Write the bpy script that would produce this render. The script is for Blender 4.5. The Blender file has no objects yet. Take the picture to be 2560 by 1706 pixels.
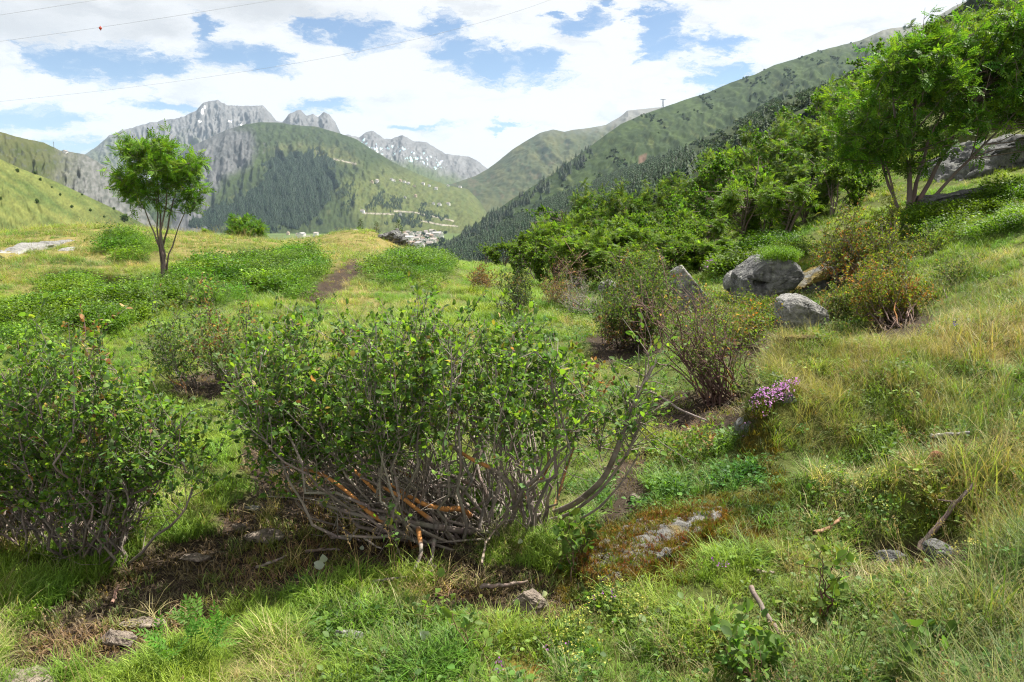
import bpy, bmesh, math, random
import numpy as np

# ------------------------------------------------------------------ camera, sky, sun, exposure
sc = bpy.context.scene
PW, PH, FPX, HORIZON = 2560.0, 1706.0, 1934.0, 500.0      # photograph size, focal length in its pixels, horizon row
EYE = 1.65
HAZE = 2.6e-5
PITCH = math.atan((PH / 2 - HORIZON) / FPX)
cam_d = bpy.data.cameras.new('camera')
cam_d.sensor_width = 36.0
cam_d.lens = FPX / PW * 36.0
cam_d.clip_start = 0.05
cam_d.clip_end = 60000
cam = bpy.data.objects.new('camera', cam_d)
sc.collection.objects.link(cam)
cam.location = (0, 0, EYE)
cam.rotation_euler = (math.radians(90) - PITCH, 0, 0)
sc.camera = cam

SUN_AZ, SUN_EL = math.radians(58), math.radians(60)        # azimuth measured from +Y (view direction) to the right
SUN_STRENGTH, SKY_STRENGTH, CLOUD_LIGHT = 5.0, 0.05, 0.375
sun_d = bpy.data.lights.new('sun', 'SUN')
sun_d.energy = SUN_STRENGTH
sun_d.angle = math.radians(0.55)
sun_d.color = (1.0, 0.95, 0.86)
sun = bpy.data.objects.new('sun', sun_d)
sc.collection.objects.link(sun)
sun.rotation_euler = (math.radians(90) - SUN_EL, 0, math.pi - SUN_AZ)

sc.view_settings.view_transform = 'Standard'
sc.view_settings.look = 'None'
sc.view_settings.exposure = 1.32
sc.view_settings.gamma = 1.0
sc.view_settings.use_curve_mapping = False
sc.cycles.max_bounces = 5
sc.cycles.diffuse_bounces = 2
sc.cycles.filter_width = 1.15
sc.cycles.glossy_bounces = 2
sc.cycles.transmission_bounces = 4
sc.cycles.volume_bounces = 0
sc.cycles.use_denoising = True
sc.cycles.denoiser = 'OPENIMAGEDENOISE'
sc.cycles.denoising_input_passes = 'RGB_ALBEDO_NORMAL'
sc.cycles.denoising_prefilter = 'NONE'
sc.cycles.sample_clamp_indirect = 6.0


def direction(px, py):
    """unit-depth view ray (y component = 1 per metre of forward depth) of a photograph pixel"""
    a, b = (px - PW / 2) / FPX, (PH / 2 - py) / FPX
    cp, sp = math.cos(PITCH), math.sin(PITCH)
    y = cp + b * sp
    z = -sp + b * cp
    return np.array([a / y, 1.0, z / y])


def at(px, py, d):
    return np.array([0, 0, EYE]) + direction(px, py) * d


def to_px(P):
    """photograph pixel of world points (N,3)"""
    P = np.atleast_2d(P)
    cp, sp = math.cos(PITCH), math.sin(PITCH)
    y, z = P[:, 1], P[:, 2] - EYE
    f = y * cp - z * sp
    u = y * sp + z * cp
    f = np.where(f < 0.05, 0.05, f)
    return np.stack([PW / 2 + FPX * P[:, 0] / f, PH / 2 - FPX * u / f], 1)


def azel(px, py):
    d = direction(px, py)
    return math.atan2(d[0], d[1]), math.atan2(d[2], math.hypot(d[0], d[1]))


# ---- world: clear sky with a broken cloud deck, laid out by direction
world = bpy.data.worlds.new('World')
sc.world = world
world.use_nodes = True
nt = world.node_tree
nt.nodes.clear()


def N(tree, kind, **kw):
    n = tree.nodes.new(kind)
    for k, v in kw.items():
        if k.startswith('i_'):
            n.inputs[k[2:]].default_value = v
        else:
            setattr(n, k, v)
    return n


def math_node(tree, op, a, b=None, c=None, clamp=False):
    n = tree.nodes.new('ShaderNodeMath')
    n.operation = op
    n.use_clamp = clamp
    for i, v in enumerate((a, b, c)):
        if v is None:
            continue
        if isinstance(v, (int, float)):
            n.inputs[i].default_value = v
        else:
            tree.links.new(v, n.inputs[i])
    return n.outputs[0]


def vmath(tree, op, a, b=None, c=None):
    n = tree.nodes.new('ShaderNodeVectorMath')
    n.operation = op
    for i, v in enumerate((a, b, c)):
        if v is None:
            continue
        if isinstance(v, (tuple, list)):
            n.inputs[i].default_value = v
        else:
            tree.links.new(v, n.inputs[i])
    return n.outputs['Value'] if op in ('LENGTH', 'DOT_PRODUCT') else n.outputs['Vector']


def build_world():
    L = nt.links
    sky = N(nt, 'ShaderNodeTexSky', sky_type='NISHITA', sun_disc=False)
    sky.sun_elevation = SUN_EL
    sky.sun_rotation = SUN_AZ
    sky.altitude = 1700
    sky.air_density = 1.0
    sky.dust_density = 0.35
    sky.ozone_density = 3.0
    tc = N(nt, 'ShaderNodeTexCoord')
    sep = N(nt, 'ShaderNodeSeparateXYZ')
    L.new(tc.outputs['Generated'], sep.inputs[0])
    x, y, z = sep.outputs
    az = math_node(nt, 'ARCTAN2', x, y)
    el = math_node(nt, 'ARCSINE', z)
    comb = N(nt, 'ShaderNodeCombineXYZ')
    L.new(az, comb.inputs[0])
    L.new(el, comb.inputs[1])
    v0 = comb.outputs[0]
    # billow the coordinates
    sc1 = vmath(nt, 'MULTIPLY', v0, (9.0, 22.0, 1.0))
    n1 = N(nt, 'ShaderNodeTexNoise', i_Scale=1.0, i_Detail=9.0, i_Roughness=0.68)
    L.new(sc1, n1.inputs['Vector'])
    off = vmath(nt, 'SUBTRACT', n1.outputs['Color'], (0.5, 0.5, 0.5))
    off = vmath(nt, 'MULTIPLY', off, (0.17, 0.075, 0.0))
    v = vmath(nt, 'ADD', v0, off)
    holes = [(175, 140, 95, 42), (300, 150, 100, 50), (410, 168, 75, 26), (500, 66, 34, 30), (560, 140, 70, 40), (650, 148, 70, 30),
             (790, 70, 75, 28), (890, 78, 90, 42), (1090, 68, 70, 30), (1150, 135, 70, 40), (1230, 165, 80, 36),
             (1340, 172, 70, 36), (1440, 55, 70, 32), (1660, 62, 58, 60), (1670, 112, 70, 32), (1785, 92, 64, 24), (1780, 185, 66, 42),
             (60, 288, 130, 30), (170, 300, 60, 16), (425, 262, 80, 15), (810, 256, 80, 22), (1040, 315, 80, 9), (1270, 316, 50, 9),
             (190, 372, 80, 24), (1390, 28, 26, 14), (1600, 30, 40, 14), (1520, 12, 30, 10)]
    m = None
    for px, py, rx, ry in holes:
        a, e = azel(px, py)
        ra, re = rx / FPX * 1.0, ry / FPX
        q = vmath(nt, 'MULTIPLY_ADD', v, (1 / ra, 1 / re, 0), (-a / ra, -e / re, 0))
        d = vmath(nt, 'LENGTH', q)
        m = d if m is None else math_node(nt, 'SMOOTH_MIN', m, d, 0.35)
    # the deck beyond the frame: the same kind of broken cloud, from noise alone
    sc2 = vmath(nt, 'MULTIPLY', v, (3.2, 9.0, 1.0))
    n2 = N(nt, 'ShaderNodeTexNoise', i_Scale=1.0, i_Detail=5.0, i_Roughness=0.55)
    L.new(sc2, n2.inputs['Vector'])
    gen = math_node(nt, 'MULTIPLY_ADD', n2.outputs['Fac'], -7.0, 5.4)
    out_az = math_node(nt, 'MULTIPLY_ADD', math_node(nt, 'ABSOLUTE', az), 6.0, -4.0, clamp=True)
    out_el = math_node(nt, 'MULTIPLY_ADD', el, 8.0, -2.3, clamp=True)
    outside = math_node(nt, 'MAXIMUM', out_az, out_el)
    gen = math_node(nt, 'ADD', gen, math_node(nt, 'MULTIPLY_ADD', outside, -4.0, 4.0))
    m = math_node(nt, 'MINIMUM', m, gen)
    # wisps on the edges
    sc3 = vmath(nt, 'MULTIPLY', v, (40.0, 90.0, 1.0))
    n3 = N(nt, 'ShaderNodeTexNoise', i_Scale=1.0, i_Detail=6.0, i_Roughness=0.65)
    L.new(sc3, n3.inputs['Vector'])
    m = math_node(nt, 'ADD', m, math_node(nt, 'MULTIPLY_ADD', n3.outputs['Fac'], 2.0, -1.0))
    mr = N(nt, 'ShaderNodeMapRange', interpolation_type='SMOOTHSTEP')
    L.new(m, mr.inputs['Value'])
    mr.inputs['From Min'].default_value = 0.45
    mr.inputs['From Max'].default_value = 1.25
    cover = mr.outputs['Result']
    # cloud brightness: white tops, grey bases
    greys = [(640, 14, 220, 34), (40, 50, 190, 46), (230, 20, 160, 24), (760, 30, 90, 22), (350, 60, 90, 30)]
    g = None
    for px, py, rx, ry in greys:
        a, e = azel(px, py)
        ra, re = rx / FPX, ry / FPX
        q = vmath(nt, 'MULTIPLY_ADD', v, (1 / ra, 1 / re, 0), (-a / ra, -e / re, 0))
        d = vmath(nt, 'LENGTH', q)
        g = d if g is None else math_node(nt, 'SMOOTH_MIN', g, d, 0.4)
    mg = N(nt, 'ShaderNodeMapRange', interpolation_type='SMOOTHSTEP')
    L.new(g, mg.inputs['Value'])
    mg.inputs['From Min'].default_value = 1.5
    mg.inputs['From Max'].default_value = 0.0
    sc4 = vmath(nt, 'MULTIPLY', v, (11.0, 30.0, 1.0))
    n4 = N(nt, 'ShaderNodeTexNoise', i_Scale=1.0, i_Detail=5.0, i_Roughness=0.55)
    L.new(sc4, n4.inputs['Vector'])
    mn = N(nt, 'ShaderNodeMapRange', interpolation_type='SMOOTHSTEP')
    L.new(n4.outputs['Fac'], mn.inputs['Value'])
    mn.inputs['From Min'].default_value = 0.52
    mn.inputs['From Max'].default_value = 0.75
    shade = math_node(nt, 'MAXIMUM', math_node(nt, 'MULTIPLY', mg.outputs['Result'], 0.6), math_node(nt, 'MULTIPLY', mn.outputs['Result'], 0.5))
    cc = N(nt, 'ShaderNodeMix', data_type='RGBA')
    L.new(shade, cc.inputs['Factor'])
    cc.inputs['A'].default_value = (1.04 * CLOUD_LIGHT, 1.04 * CLOUD_LIGHT, 1.05 * CLOUD_LIGHT, 1)
    cc.inputs['B'].default_value = (0.56 * CLOUD_LIGHT, 0.58 * CLOUD_LIGHT, 0.61 * CLOUD_LIGHT, 1)
    skys = vmath(nt, 'SCALE', sky.outputs['Color'])
    skys.node.inputs['Scale'].default_value = SKY_STRENGTH
    mx = N(nt, 'ShaderNodeMix', data_type='RGBA')
    L.new(cover, mx.inputs['Factor'])
    L.new(skys, mx.inputs['A'])
    L.new(cc.outputs['Result'], mx.inputs['B'])
    bg = N(nt, 'ShaderNodeBackground')
    L.new(mx.outputs['Result'], bg.inputs['Color'])
    out = N(nt, 'ShaderNodeOutputWorld')
    L.new(bg.outputs[0], out.inputs['Surface'])


build_world()

# ------------------------------------------------------------------ helpers
rng = np.random.default_rng(7)
random.seed(7)
COL = sc.collection


def perm_table(seed):
    p = np.random.default_rng(seed).permutation(256)
    return np.concatenate([p, p, p])


_P = perm_table(3)
_G = np.random.default_rng(5).normal(size=(256, 3))
_G /= np.linalg.norm(_G, axis=1)[:, None]


def pnoise(P):
    P = np.asarray(P, float)
    i = np.floor(P).astype(int)
    f = P - i
    i &= 255
    w = f * f * f * (f * (f * 6 - 15) + 10)
    res = 0
    for dx in (0, 1):
        for dy in (0, 1):
            for dz in (0, 1):
                h = _P[_P[_P[(i[:, 0] + dx) & 255] + ((i[:, 1] + dy) & 255)] + ((i[:, 2] + dz) & 255)]
                g = _G[h]
                d = g[:, 0] * (f[:, 0] - dx) + g[:, 1] * (f[:, 1] - dy) + g[:, 2] * (f[:, 2] - dz)
                res = res + d * np.where(dx, w[:, 0], 1 - w[:, 0]) * np.where(dy, w[:, 1], 1 - w[:, 1]) * np.where(dz, w[:, 2], 1 - w[:, 2])
    return res * 1.6


def fbm(P, o=4, rough=0.5):
    P = np.asarray(P, float)
    a, s, r, t = 1.0, 1.0, 0, 0
    for k in range(o):
        r = r + a * pnoise(P * s + 17.3 * k)
        t += a
        a *= rough
        s *= 2.03
    return r / t


def ridged(P, o=4, rough=0.5):
    P = np.asarray(P, float)
    a, s, r, t = 1.0, 1.0, 0, 0
    for k in range(o):
        r = r + a * (1 - np.abs(pnoise(P * s + 9.1 * k)) * 1.7)
        t += a
        a *= rough
        s *= 2.1
    return r / t


def xyz(a, b=None, c=0.0):
    b = np.zeros_like(a) if b is None else b
    return np.stack([a, b, np.full_like(a, c) if np.isscalar(c) else c], 1)


def smooth(a, b, x):
    t = np.clip((x - a) / (b - a), 0, 1)
    return t * t * (3 - 2 * t)


def in_poly(q, poly):
    x, y = q[:, 0], q[:, 1]
    r = np.zeros(len(x), bool)
    n = len(poly)
    for k in range(n):
        x0, y0 = poly[k]
        x1, y1 = poly[(k + 1) % n]
        c = ((y0 > y) != (y1 > y)) & (x < (x1 - x0) * (y - y0) / (y1 - y0 + 1e-9) + x0)
        r ^= c
    return r


def soft_poly(q, poly, w):
    """1 inside, fading to 0 over w pixels outside"""
    d = np.full(len(q), 1e9)
    n = len(poly)
    for k in range(n):
        a = np.array(poly[k], float)
        b = np.array(poly[(k + 1) % n], float)
        ab = b - a
        t = np.clip(((q - a) @ ab) / (ab @ ab + 1e-9), 0, 1)
        d = np.minimum(d, np.linalg.norm(q - a - t[:, None] * ab, axis=1))
    return np.where(in_poly(q, poly), 1.0, np.clip(1 - d / w, 0, 1))


def new_mesh(name, V, F, C=None, smooth_shade=False):
    """V (n,3), F (m,3) or (m,4), C (n,3) colour per vertex"""
    V = np.asarray(V, np.float32)
    F = np.asarray(F, np.int32)
    me = bpy.data.meshes.new(name)
    k = F.shape[1]
    me.vertices.add(len(V))
    me.vertices.foreach_set('co', V.ravel())
    me.loops.add(F.size)
    me.loops.foreach_set('vertex_index', F.ravel())
    me.polygons.add(len(F))
    me.polygons.foreach_set('loop_start', np.arange(0, F.size, k, dtype=np.int32))
    if smooth_shade:
        me.polygons.foreach_set('use_smooth', np.ones(len(F), bool))
    if C is not None:
        at_ = me.color_attributes.new('Col', 'FLOAT_COLOR', 'POINT')
        cc = np.ones((len(V), 4), np.float32)
        cc[:, :3] = C
        at_.data.foreach_set('color', cc.ravel())
    me.update(calc_edges=True)
    return me


def link(name, me, mat=None, parent=None):
    o = bpy.data.objects.new(name, me)
    COL.objects.link(o)
    if mat is not None:
        o.data.materials.append(mat)
    if parent is not None:
        o.parent = parent
    return o


def tag(o, label=None, cat=None, group=None, kind=None):
    if label:
        o['label'] = label
    if cat:
        o['category'] = cat
    if group:
        o['group'] = group
    if kind:
        o['kind'] = kind
    return o


def empty(name, loc, label, cat, group=None):
    o = bpy.data.objects.new(name, None)
    o.empty_display_size = 0.1
    o.location = loc
    COL.objects.link(o)
    return tag(o, label, cat, group)


class MB:
    """collects triangles with a colour per vertex"""

    def __init__(s):
        s.v, s.f, s.c, s.n = [], [], [], 0

    def add(s, V, F, C):
        V = np.asarray(V, float)
        s.v.append(V)
        s.f.append(np.asarray(F, int) + s.n)
        C = np.asarray(C, float)
        if C.ndim == 1:
            C = np.tile(C, (len(V), 1))
        s.c.append(C)
        s.n += len(V)

    def tube(s, path, rad, col, sides=5):
        path = np.asarray(path, float)
        k = len(path)
        rad = np.broadcast_to(np.asarray(rad, float), (k,))
        t = np.gradient(path, axis=0)
        t /= np.linalg.norm(t, axis=1)[:, None] + 1e-9
        ref = np.array([0.31, 0.17, 0.94]) if abs(t[0, 2]) < 0.9 else np.array([0.94, 0.3, 0.1])
        a = np.cross(t, ref)
        a /= np.linalg.norm(a, axis=1)[:, None] + 1e-9
        b = np.cross(t, a)
        ang = np.linspace(0, 2 * math.pi, sides, endpoint=False)
        ring = a[:, None, :] * np.cos(ang)[None, :, None] + b[:, None, :] * np.sin(ang)[None, :, None]
        V = (path[:, None, :] + ring * rad[:, None, None]).reshape(-1, 3)
        i = np.arange(k - 1)[:, None] * sides + np.arange(sides)[None, :]
        j = np.arange(k - 1)[:, None] * sides + (np.arange(sides)[None, :] + 1) % sides
        F = np.concatenate([np.stack([i, j, j + sides], 2).reshape(-1, 3), np.stack([i, j + sides, i + sides], 2).reshape(-1, 3)])
        col = np.asarray(col, float)
        C = np.repeat(col, sides, axis=0) if col.ndim == 2 else col
        s.add(V, F, C)

    def stamp(s, tv, tf, pos, R, scale, cols, tc=None):
        """many copies of a template: pos (N,3), R (N,3,3) columns = axes, scale (N,) or (N,3), cols (N,3)"""
        n = len(pos)
        if n == 0:
            return
        k = len(tv)
        scale = np.asarray(scale, float)
        if scale.ndim == 1:
            scale = np.repeat(scale[:, None], 3, 1)
        loc = tv[None, :, :] * scale[:, None, :]
        V = np.einsum('nij,nkj->nki', R, loc) + pos[:, None, :]
        F = (tf[None, :, :] + (np.arange(n) * k)[:, None, None]).reshape(-1, 3)
        C = np.repeat(cols[:, None, :], k, 1)
        if tc is not None:
            C = C * tc[None, :, None]
        s.add(V.reshape(-1, 3), F, C.reshape(-1, 3))

    def mesh(s, name, smooth_shade=False):
        return new_mesh(name, np.concatenate(s.v), np.concatenate(s.f), np.concatenate(s.c), smooth_shade)

    def build(s, name, mat, parent=None, smooth_shade=False):
        return link(name, s.mesh(name, smooth_shade), mat, parent)


def basis(axis, normal):
    """rotation matrices whose Y is the axis and Z is near the normal (N,3)"""
    y = axis / (np.linalg.norm(axis, axis=1)[:, None] + 1e-9)
    x = np.cross(y, normal)
    x /= np.linalg.norm(x, axis=1)[:, None] + 1e-9
    z = np.cross(x, y)
    return np.stack([x, y, z], 2)


def jitter(col, n, hue=0.12, val=0.25, g=rng):
    c = np.asarray(col, float)[None, :] * (1 + g.normal(0, hue, (n, 3)))
    return np.clip(c * np.exp(g.normal(0, val, (n, 1))), 0.004, 0.9)


def pick_cols(palette, n, g=rng):
    """palette: list of (weight, colour)"""
    w = np.array([p[0] for p in palette], float)
    k = g.choice(len(palette), n, p=w / w.sum())
    c = np.array([p[1] for p in palette])[k]
    return np.clip(c * (1 + g.normal(0, 0.08, (n, 3))) * np.exp(g.normal(0, 0.2, (n, 1))), 0.004, 0.9)


# leaf templates: Y is the midrib, Z the upper side
LEAF_V = np.array([[0, 0, 0], [-.23, .22, .05], [-.31, .52, .07], [-.2, .8, .03], [0, 1, -.06], [.2, .8, .03], [.31, .52, .07], [.23, .22, .05], [0, .5, 0]])
LEAF_F = np.array([[0, 8, 1], [1, 8, 2], [2, 8, 3], [3, 8, 4], [4, 8, 5], [5, 8, 6], [6, 8, 7], [7, 8, 0]])
LEAFM_V = np.array([[0, 0, 0], [-.26, .3, .05], [-.26, .68, .06], [0, 1, -.06], [.26, .68, .06], [.26, .3, .05]])
LEAFM_F = np.array([[0, 5, 1], [1, 5, 4], [1, 4, 2], [2, 4, 3]])
LEAFS_V = np.array([[0, 0, 0], [-.27, .45, .06], [0, 1, -.05], [.27, .45, .06]])
LEAFS_F = np.array([[0, 2, 1], [0, 3, 2]])


def compound_template(pairs=6, seed=0, wid=.17):
    g = np.random.default_rng(seed)
    V, F = [], []

    def leaflet(p, ang, L):
        ax = np.array([math.sin(ang), math.cos(ang), -0.12 + g.normal(0, .1)])
        ax /= np.linalg.norm(ax)
        R = basis(ax[None], np.array([[g.normal(0, .25), g.normal(0, .2), 1.0]]))[0]
        q = np.array([[0, 0, 0], [-wid, .5, .05], [0, 1, -.03], [wid, .5, .05]]) * L
        k = sum(len(a) for a in V)
        V.append(q @ R.T + p)
        F.append(np.array([[0, 2, 1], [0, 3, 2]]) + k)
    for i in range(pairs):
        t = (i + 0.8) / (pairs + .6)
        p = np.array([0, t, -0.22 * t * t])
        for s in (-1, 1):
            leaflet(p, s * (1.15 - .25 * t), .36 * (1 - .35 * abs(t - .5)))
    leaflet(np.array([0, 1.0, -.22]), 0, .34)
    return np.concatenate(V), np.concatenate(F)


COMP_V, COMP_F = compound_template(6)
COMP3_V, COMP3_F = compound_template(4, 1, .27)
COMPW_V, COMPW_F = compound_template(5, 2, .24)


# ------------------------------------------------------------------ materials
def attr_material(name, rough=0.8, spec=0.2, translucent=0.0, noise=0.0, noise_scale=20.0, bump=0.0, bump_scale=30.0, tint=False, trans_tint=(1.25, 1.3, 0.55), detail=5.0):
    m = bpy.data.materials.new(name)
    m.use_nodes = True
    t = m.node_tree
    t.nodes.clear()
    L = t.links
    a = N(t, 'ShaderNodeAttribute', attribute_name='Col')
    col = a.outputs['Color']
    if tint:
        b = N(t, 'ShaderNodeAttribute', attribute_name='tint', attribute_type='INSTANCER')
        col = vmath(t, 'MULTIPLY', col, b.outputs['Color'])
    if noise or bump:
        tc = N(t, 'ShaderNodeTexCoord')
    if noise:
        n = N(t, 'ShaderNodeTexNoise', i_Scale=noise_scale, i_Detail=detail, i_Roughness=0.6)
        L.new(tc.outputs['Object'], n.inputs['Vector'])
        f = math_node(t, 'MULTIPLY_ADD', n.outputs['Fac'], 2 * noise, 1 - noise)
        s = vmath(t, 'SCALE', col)
        L.new(f, s.node.inputs['Scale'])
        col = s
    p = N(t, 'ShaderNodeBsdfPrincipled')
    L.new(col, p.inputs['Base Color'])
    p.inputs['Roughness'].default_value = rough
    p.inputs['Specular IOR Level'].default_value = spec
    if bump:
        n = N(t, 'ShaderNodeTexNoise', i_Scale=bump_scale, i_Detail=6.0, i_Roughness=0.65)
        L.new(tc.outputs['Object'], n.inputs['Vector'])
        bm = N(t, 'ShaderNodeBump', i_Strength=bump, i_Distance=1.0 / bump_scale)
        L.new(n.outputs['Fac'], bm.inputs['Height'])
        L.new(bm.outputs[0], p.inputs['Normal'])
    sh = p.outputs[0]
    if translucent:
        tr = N(t, 'ShaderNodeBsdfTranslucent')
        tcol = vmath(t, 'MULTIPLY', col, trans_tint)
        L.new(tcol, tr.inputs['Color'])
        mx = N(t, 'ShaderNodeMixShader')
        mx.inputs[0].default_value = translucent
        L.new(sh, mx.inputs[1])
        L.new(tr.outputs[0], mx.inputs[2])
        sh = mx.outputs[0]
    o = N(t, 'ShaderNodeOutputMaterial')
    L.new(sh, o.inputs['Surface'])
    return m


M = {
    'leaf': attr_material('leaf', 0.55, 0.22, 0.48),
    'grass': attr_material('grass', 0.55, 0.25, 0.38, tint=True),
    'herb': attr_material('herb', 0.5, 0.3, 0.38, tint=True),
    'needle': attr_material('needle', 0.7, 0.15, 0.1, tint=True),
    'bark': attr_material('bark', 0.85, 0.15, noise=0.45, noise_scale=70, bump=0.5, bump_scale=90),
    'stone': attr_material('stone', 0.9, 0.2, noise=0.75, noise_scale=13, bump=1.0, bump_scale=14, detail=10),
    'soil': attr_material('soil', 0.95, 0.1, noise=0.4, noise_scale=14, bump=0.8, bump_scale=45, detail=8),
    'far': attr_material('far', 0.95, 0.05),
    'moss': attr_material('moss', 0.9, 0.1, 0.2, trans_tint=(1.2, 1.1, 0.5)),
    'petal': attr_material('petal', 0.6, 0.2, 0.35, trans_tint=(1.1, 1.0, 1.1)),
    'paint': attr_material('paint', 0.6, 0.3),
}


# ------------------------------------------------------------------ scatter (stuff only: grass, forest, ground cover)
def source_collection(name, meshes, mat):
    c = bpy.data.collections.new(name)
    for i, me in enumerate(meshes):
        o = bpy.data.objects.new('%s_%02d' % (name, i), me)
        me.materials.append(mat)
        c.objects.link(o)
    return c


def scatter(name, coll, pos, rot, scale, idx, tint, label=None, cat=None, kind='stuff', parent=None):
    me = bpy.data.meshes.new(name)
    n = len(pos)
    me.vertices.add(n)
    me.vertices.foreach_set('co', np.asarray(pos, np.float32).ravel())
    scale = np.asarray(scale, np.float32)
    if scale.ndim == 1:
        scale = np.repeat(scale[:, None], 3, 1)
    for nm, ty, arr, key in (('rot', 'FLOAT_VECTOR', rot, 'vector'), ('scl', 'FLOAT_VECTOR', scale, 'vector'), ('tint', 'FLOAT_VECTOR', tint, 'vector')):
        a = me.attributes.new(nm, ty, 'POINT')
        a.data.foreach_set(key, np.asarray(arr, np.float32).ravel())
    a = me.attributes.new('idx', 'INT', 'POINT')
    a.data.foreach_set('value', np.asarray(idx, np.int32))
    me.update()
    o = link(name, me, None, parent)
    g = bpy.data.node_groups.new(name, 'GeometryNodeTree')
    g.interface.new_socket('Geometry', in_out='INPUT', socket_type='NodeSocketGeometry')
    g.interface.new_socket('Geometry', in_out='OUTPUT', socket_type='NodeSocketGeometry')
    gi, go = g.nodes.new('NodeGroupInput'), g.nodes.new('NodeGroupOutput')
    ip = g.nodes.new('GeometryNodeInstanceOnPoints')
    ci = g.nodes.new('GeometryNodeCollectionInfo')
    ci.inputs['Collection'].default_value = coll
    ci.inputs['Separate Children'].default_value = True
    ci.inputs['Reset Children'].default_value = True
    na = {}
    for nm, ty in (('rot', 'FLOAT_VECTOR'), ('scl', 'FLOAT_VECTOR'), ('idx', 'INT')):
        q = g.nodes.new('GeometryNodeInputNamedAttribute')
        q.data_type = ty
        q.inputs['Name'].default_value = nm
        na[nm] = [s for s in q.outputs if s.enabled and s.name == 'Attribute'][0]
    er = g.nodes.new('FunctionNodeEulerToRotation')
    L = g.links
    L.new(gi.outputs[0], ip.inputs['Points'])
    L.new(ci.outputs[0], ip.inputs['Instance'])
    ip.inputs['Pick Instance'].default_value = True
    L.new(na['idx'], ip.inputs['Instance Index'])
    L.new(na['rot'], er.inputs[0])
    L.new(er.outputs[0], ip.inputs['Rotation'])
    L.new(na['scl'], ip.inputs['Scale'])
    L.new(ip.outputs[0], go.inputs[0])
    md = o.modifiers.new('scatter', 'NODES')
    md.node_group = g
    tag(o, label, cat, None, kind)
    return o


# ------------------------------------------------------------------ near ground
CP = []


def cz(px, d, z):
    CP.append(((px - PW / 2) / FPX, d, z))


def cy(px, py, d):
    CP.append(((px - PW / 2) / FPX, d, at(px, py, d)[2]))


for px, z in ((-600, 0), (600, 0), (1900, 0), (3200, .2)):
    cz(px, 0.35, z * .6)
    cz(px, 1.2, z)
for d, row in {
    2.4: ((-500, 0), (0, 0), (640, 0), (1280, 0), (1900, .03), (2560, .1), (3200, .35)),
    3.7: ((-500, .03), (0, 0), (640, -.03), (1280, 0), (1700, .04), (2200, .14), (2560, .3), (3200, .6)),
    4.7: ((0, 0), (640, -.03), (1680, 0), (1880, .2), (2200, .42), (2560, .56), (3200, .9)),
    5.5: ((1300, 0), (1720, -.02), (2050, .4), (2300, .6), (2560, .76), (3200, 1.1)),
    6.5: ((-500, .06), (0, .05), (640, 0), (1280, 0), (1760, -.02), (1930, .0), (2200, .30), (2560, .72), (3200, 1.3)),
    8: ((1900, .0), (2100, .05), (2300, .32), (2560, .8), (3200, 1.6)),
    9.5: ((0, .1), (640, .02), (1300, -.02), (1950, .08), (2220, .32), (2560, 1.0), (3200, 2.0)),
    12: ((-500, .3), (0, .2), (420, .05), (800, 0), (1280, -.05), (1700, -.05), (1950, .2), (2250, .7), (2560, 1.4), (3200, 2.8)),
    15: ((0, .25), (420, .03), (900, 0), (1300, -.15), (1600, -.1), (1950, .45), (2250, 1.25), (2560, 1.9), (3200, 3.6)),
    20: ((-500, .6), (0, .42), (200, .4), (420, .25), (800, .1), (1280, -.35), (1600, -.4), (1900, .6), (2250, 2.2), (2560, 3.2), (3200, 5.5)),
    30: ((1280, -.95), (1600, -.6), (1900, 1.5), (2250, 4), (2560, 6), (3200, 10)),
    42: ((-500, -1.4), (0, -1.5), (300, -1), (1280, -1.9), (1600, -1), (1900, 3), (2250, 7), (2560, 10), (3200, 16)),
    60: ((-500, -7), (0, -6.5), (400, -6), (650, -4.2), (800, -3.4), (930, -3.2), (1100, -4.5), (1280, -4.2), (1600, -1), (1900, 4.2), (2250, 9.5), (2560, 15), (3200, 25)),
    130: ((-500, -36), (0, -34), (640, -30), (1000, -26), (1280, -22), (1600, -8), (1900, 7), (2250, 19), (2560, 31), (3200, 56)),
}.items():
    for px, z in row:
        cz(px, d, z)
for px, py, d in ((0, 588, 27), (-500, 588, 26), (200, 567, 30), (400, 577, 33), (600, 600, 36), (720, 614, 34), (900, 632, 32), (1050, 655, 32),
                  (600, 599, 42), (780, 605, 43), (850, 582, 45), (930, 578, 46), (1000, 612, 45), (1100, 648, 44)):
    cy(px, py, d)
CP = np.array(CP)
_cu = np.stack([CP[:, 0], np.log(CP[:, 1]) * 0.55], 1)


def _tps_k(r2):
    return np.where(r2 > 1e-12, 0.5 * r2 * np.log(r2 + 1e-12), 0)


def _tps_fit():
    n = len(_cu)
    K = _tps_k(((_cu[:, None, :] - _cu[None, :, :]) ** 2).sum(2)) + np.eye(n) * 2e-4
    Pm = np.concatenate([np.ones((n, 1)), _cu], 1)
    A = np.zeros((n + 3, n + 3))
    A[:n, :n], A[:n, n:], A[n:, :n] = K, Pm, Pm.T
    # heights are solved per metre of distance so that far rows do not swamp near ones
    b = np.concatenate([CP[:, 2] / CP[:, 1], np.zeros(3)])
    return np.linalg.solve(A, b)


_tw = _tps_fit()


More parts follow.
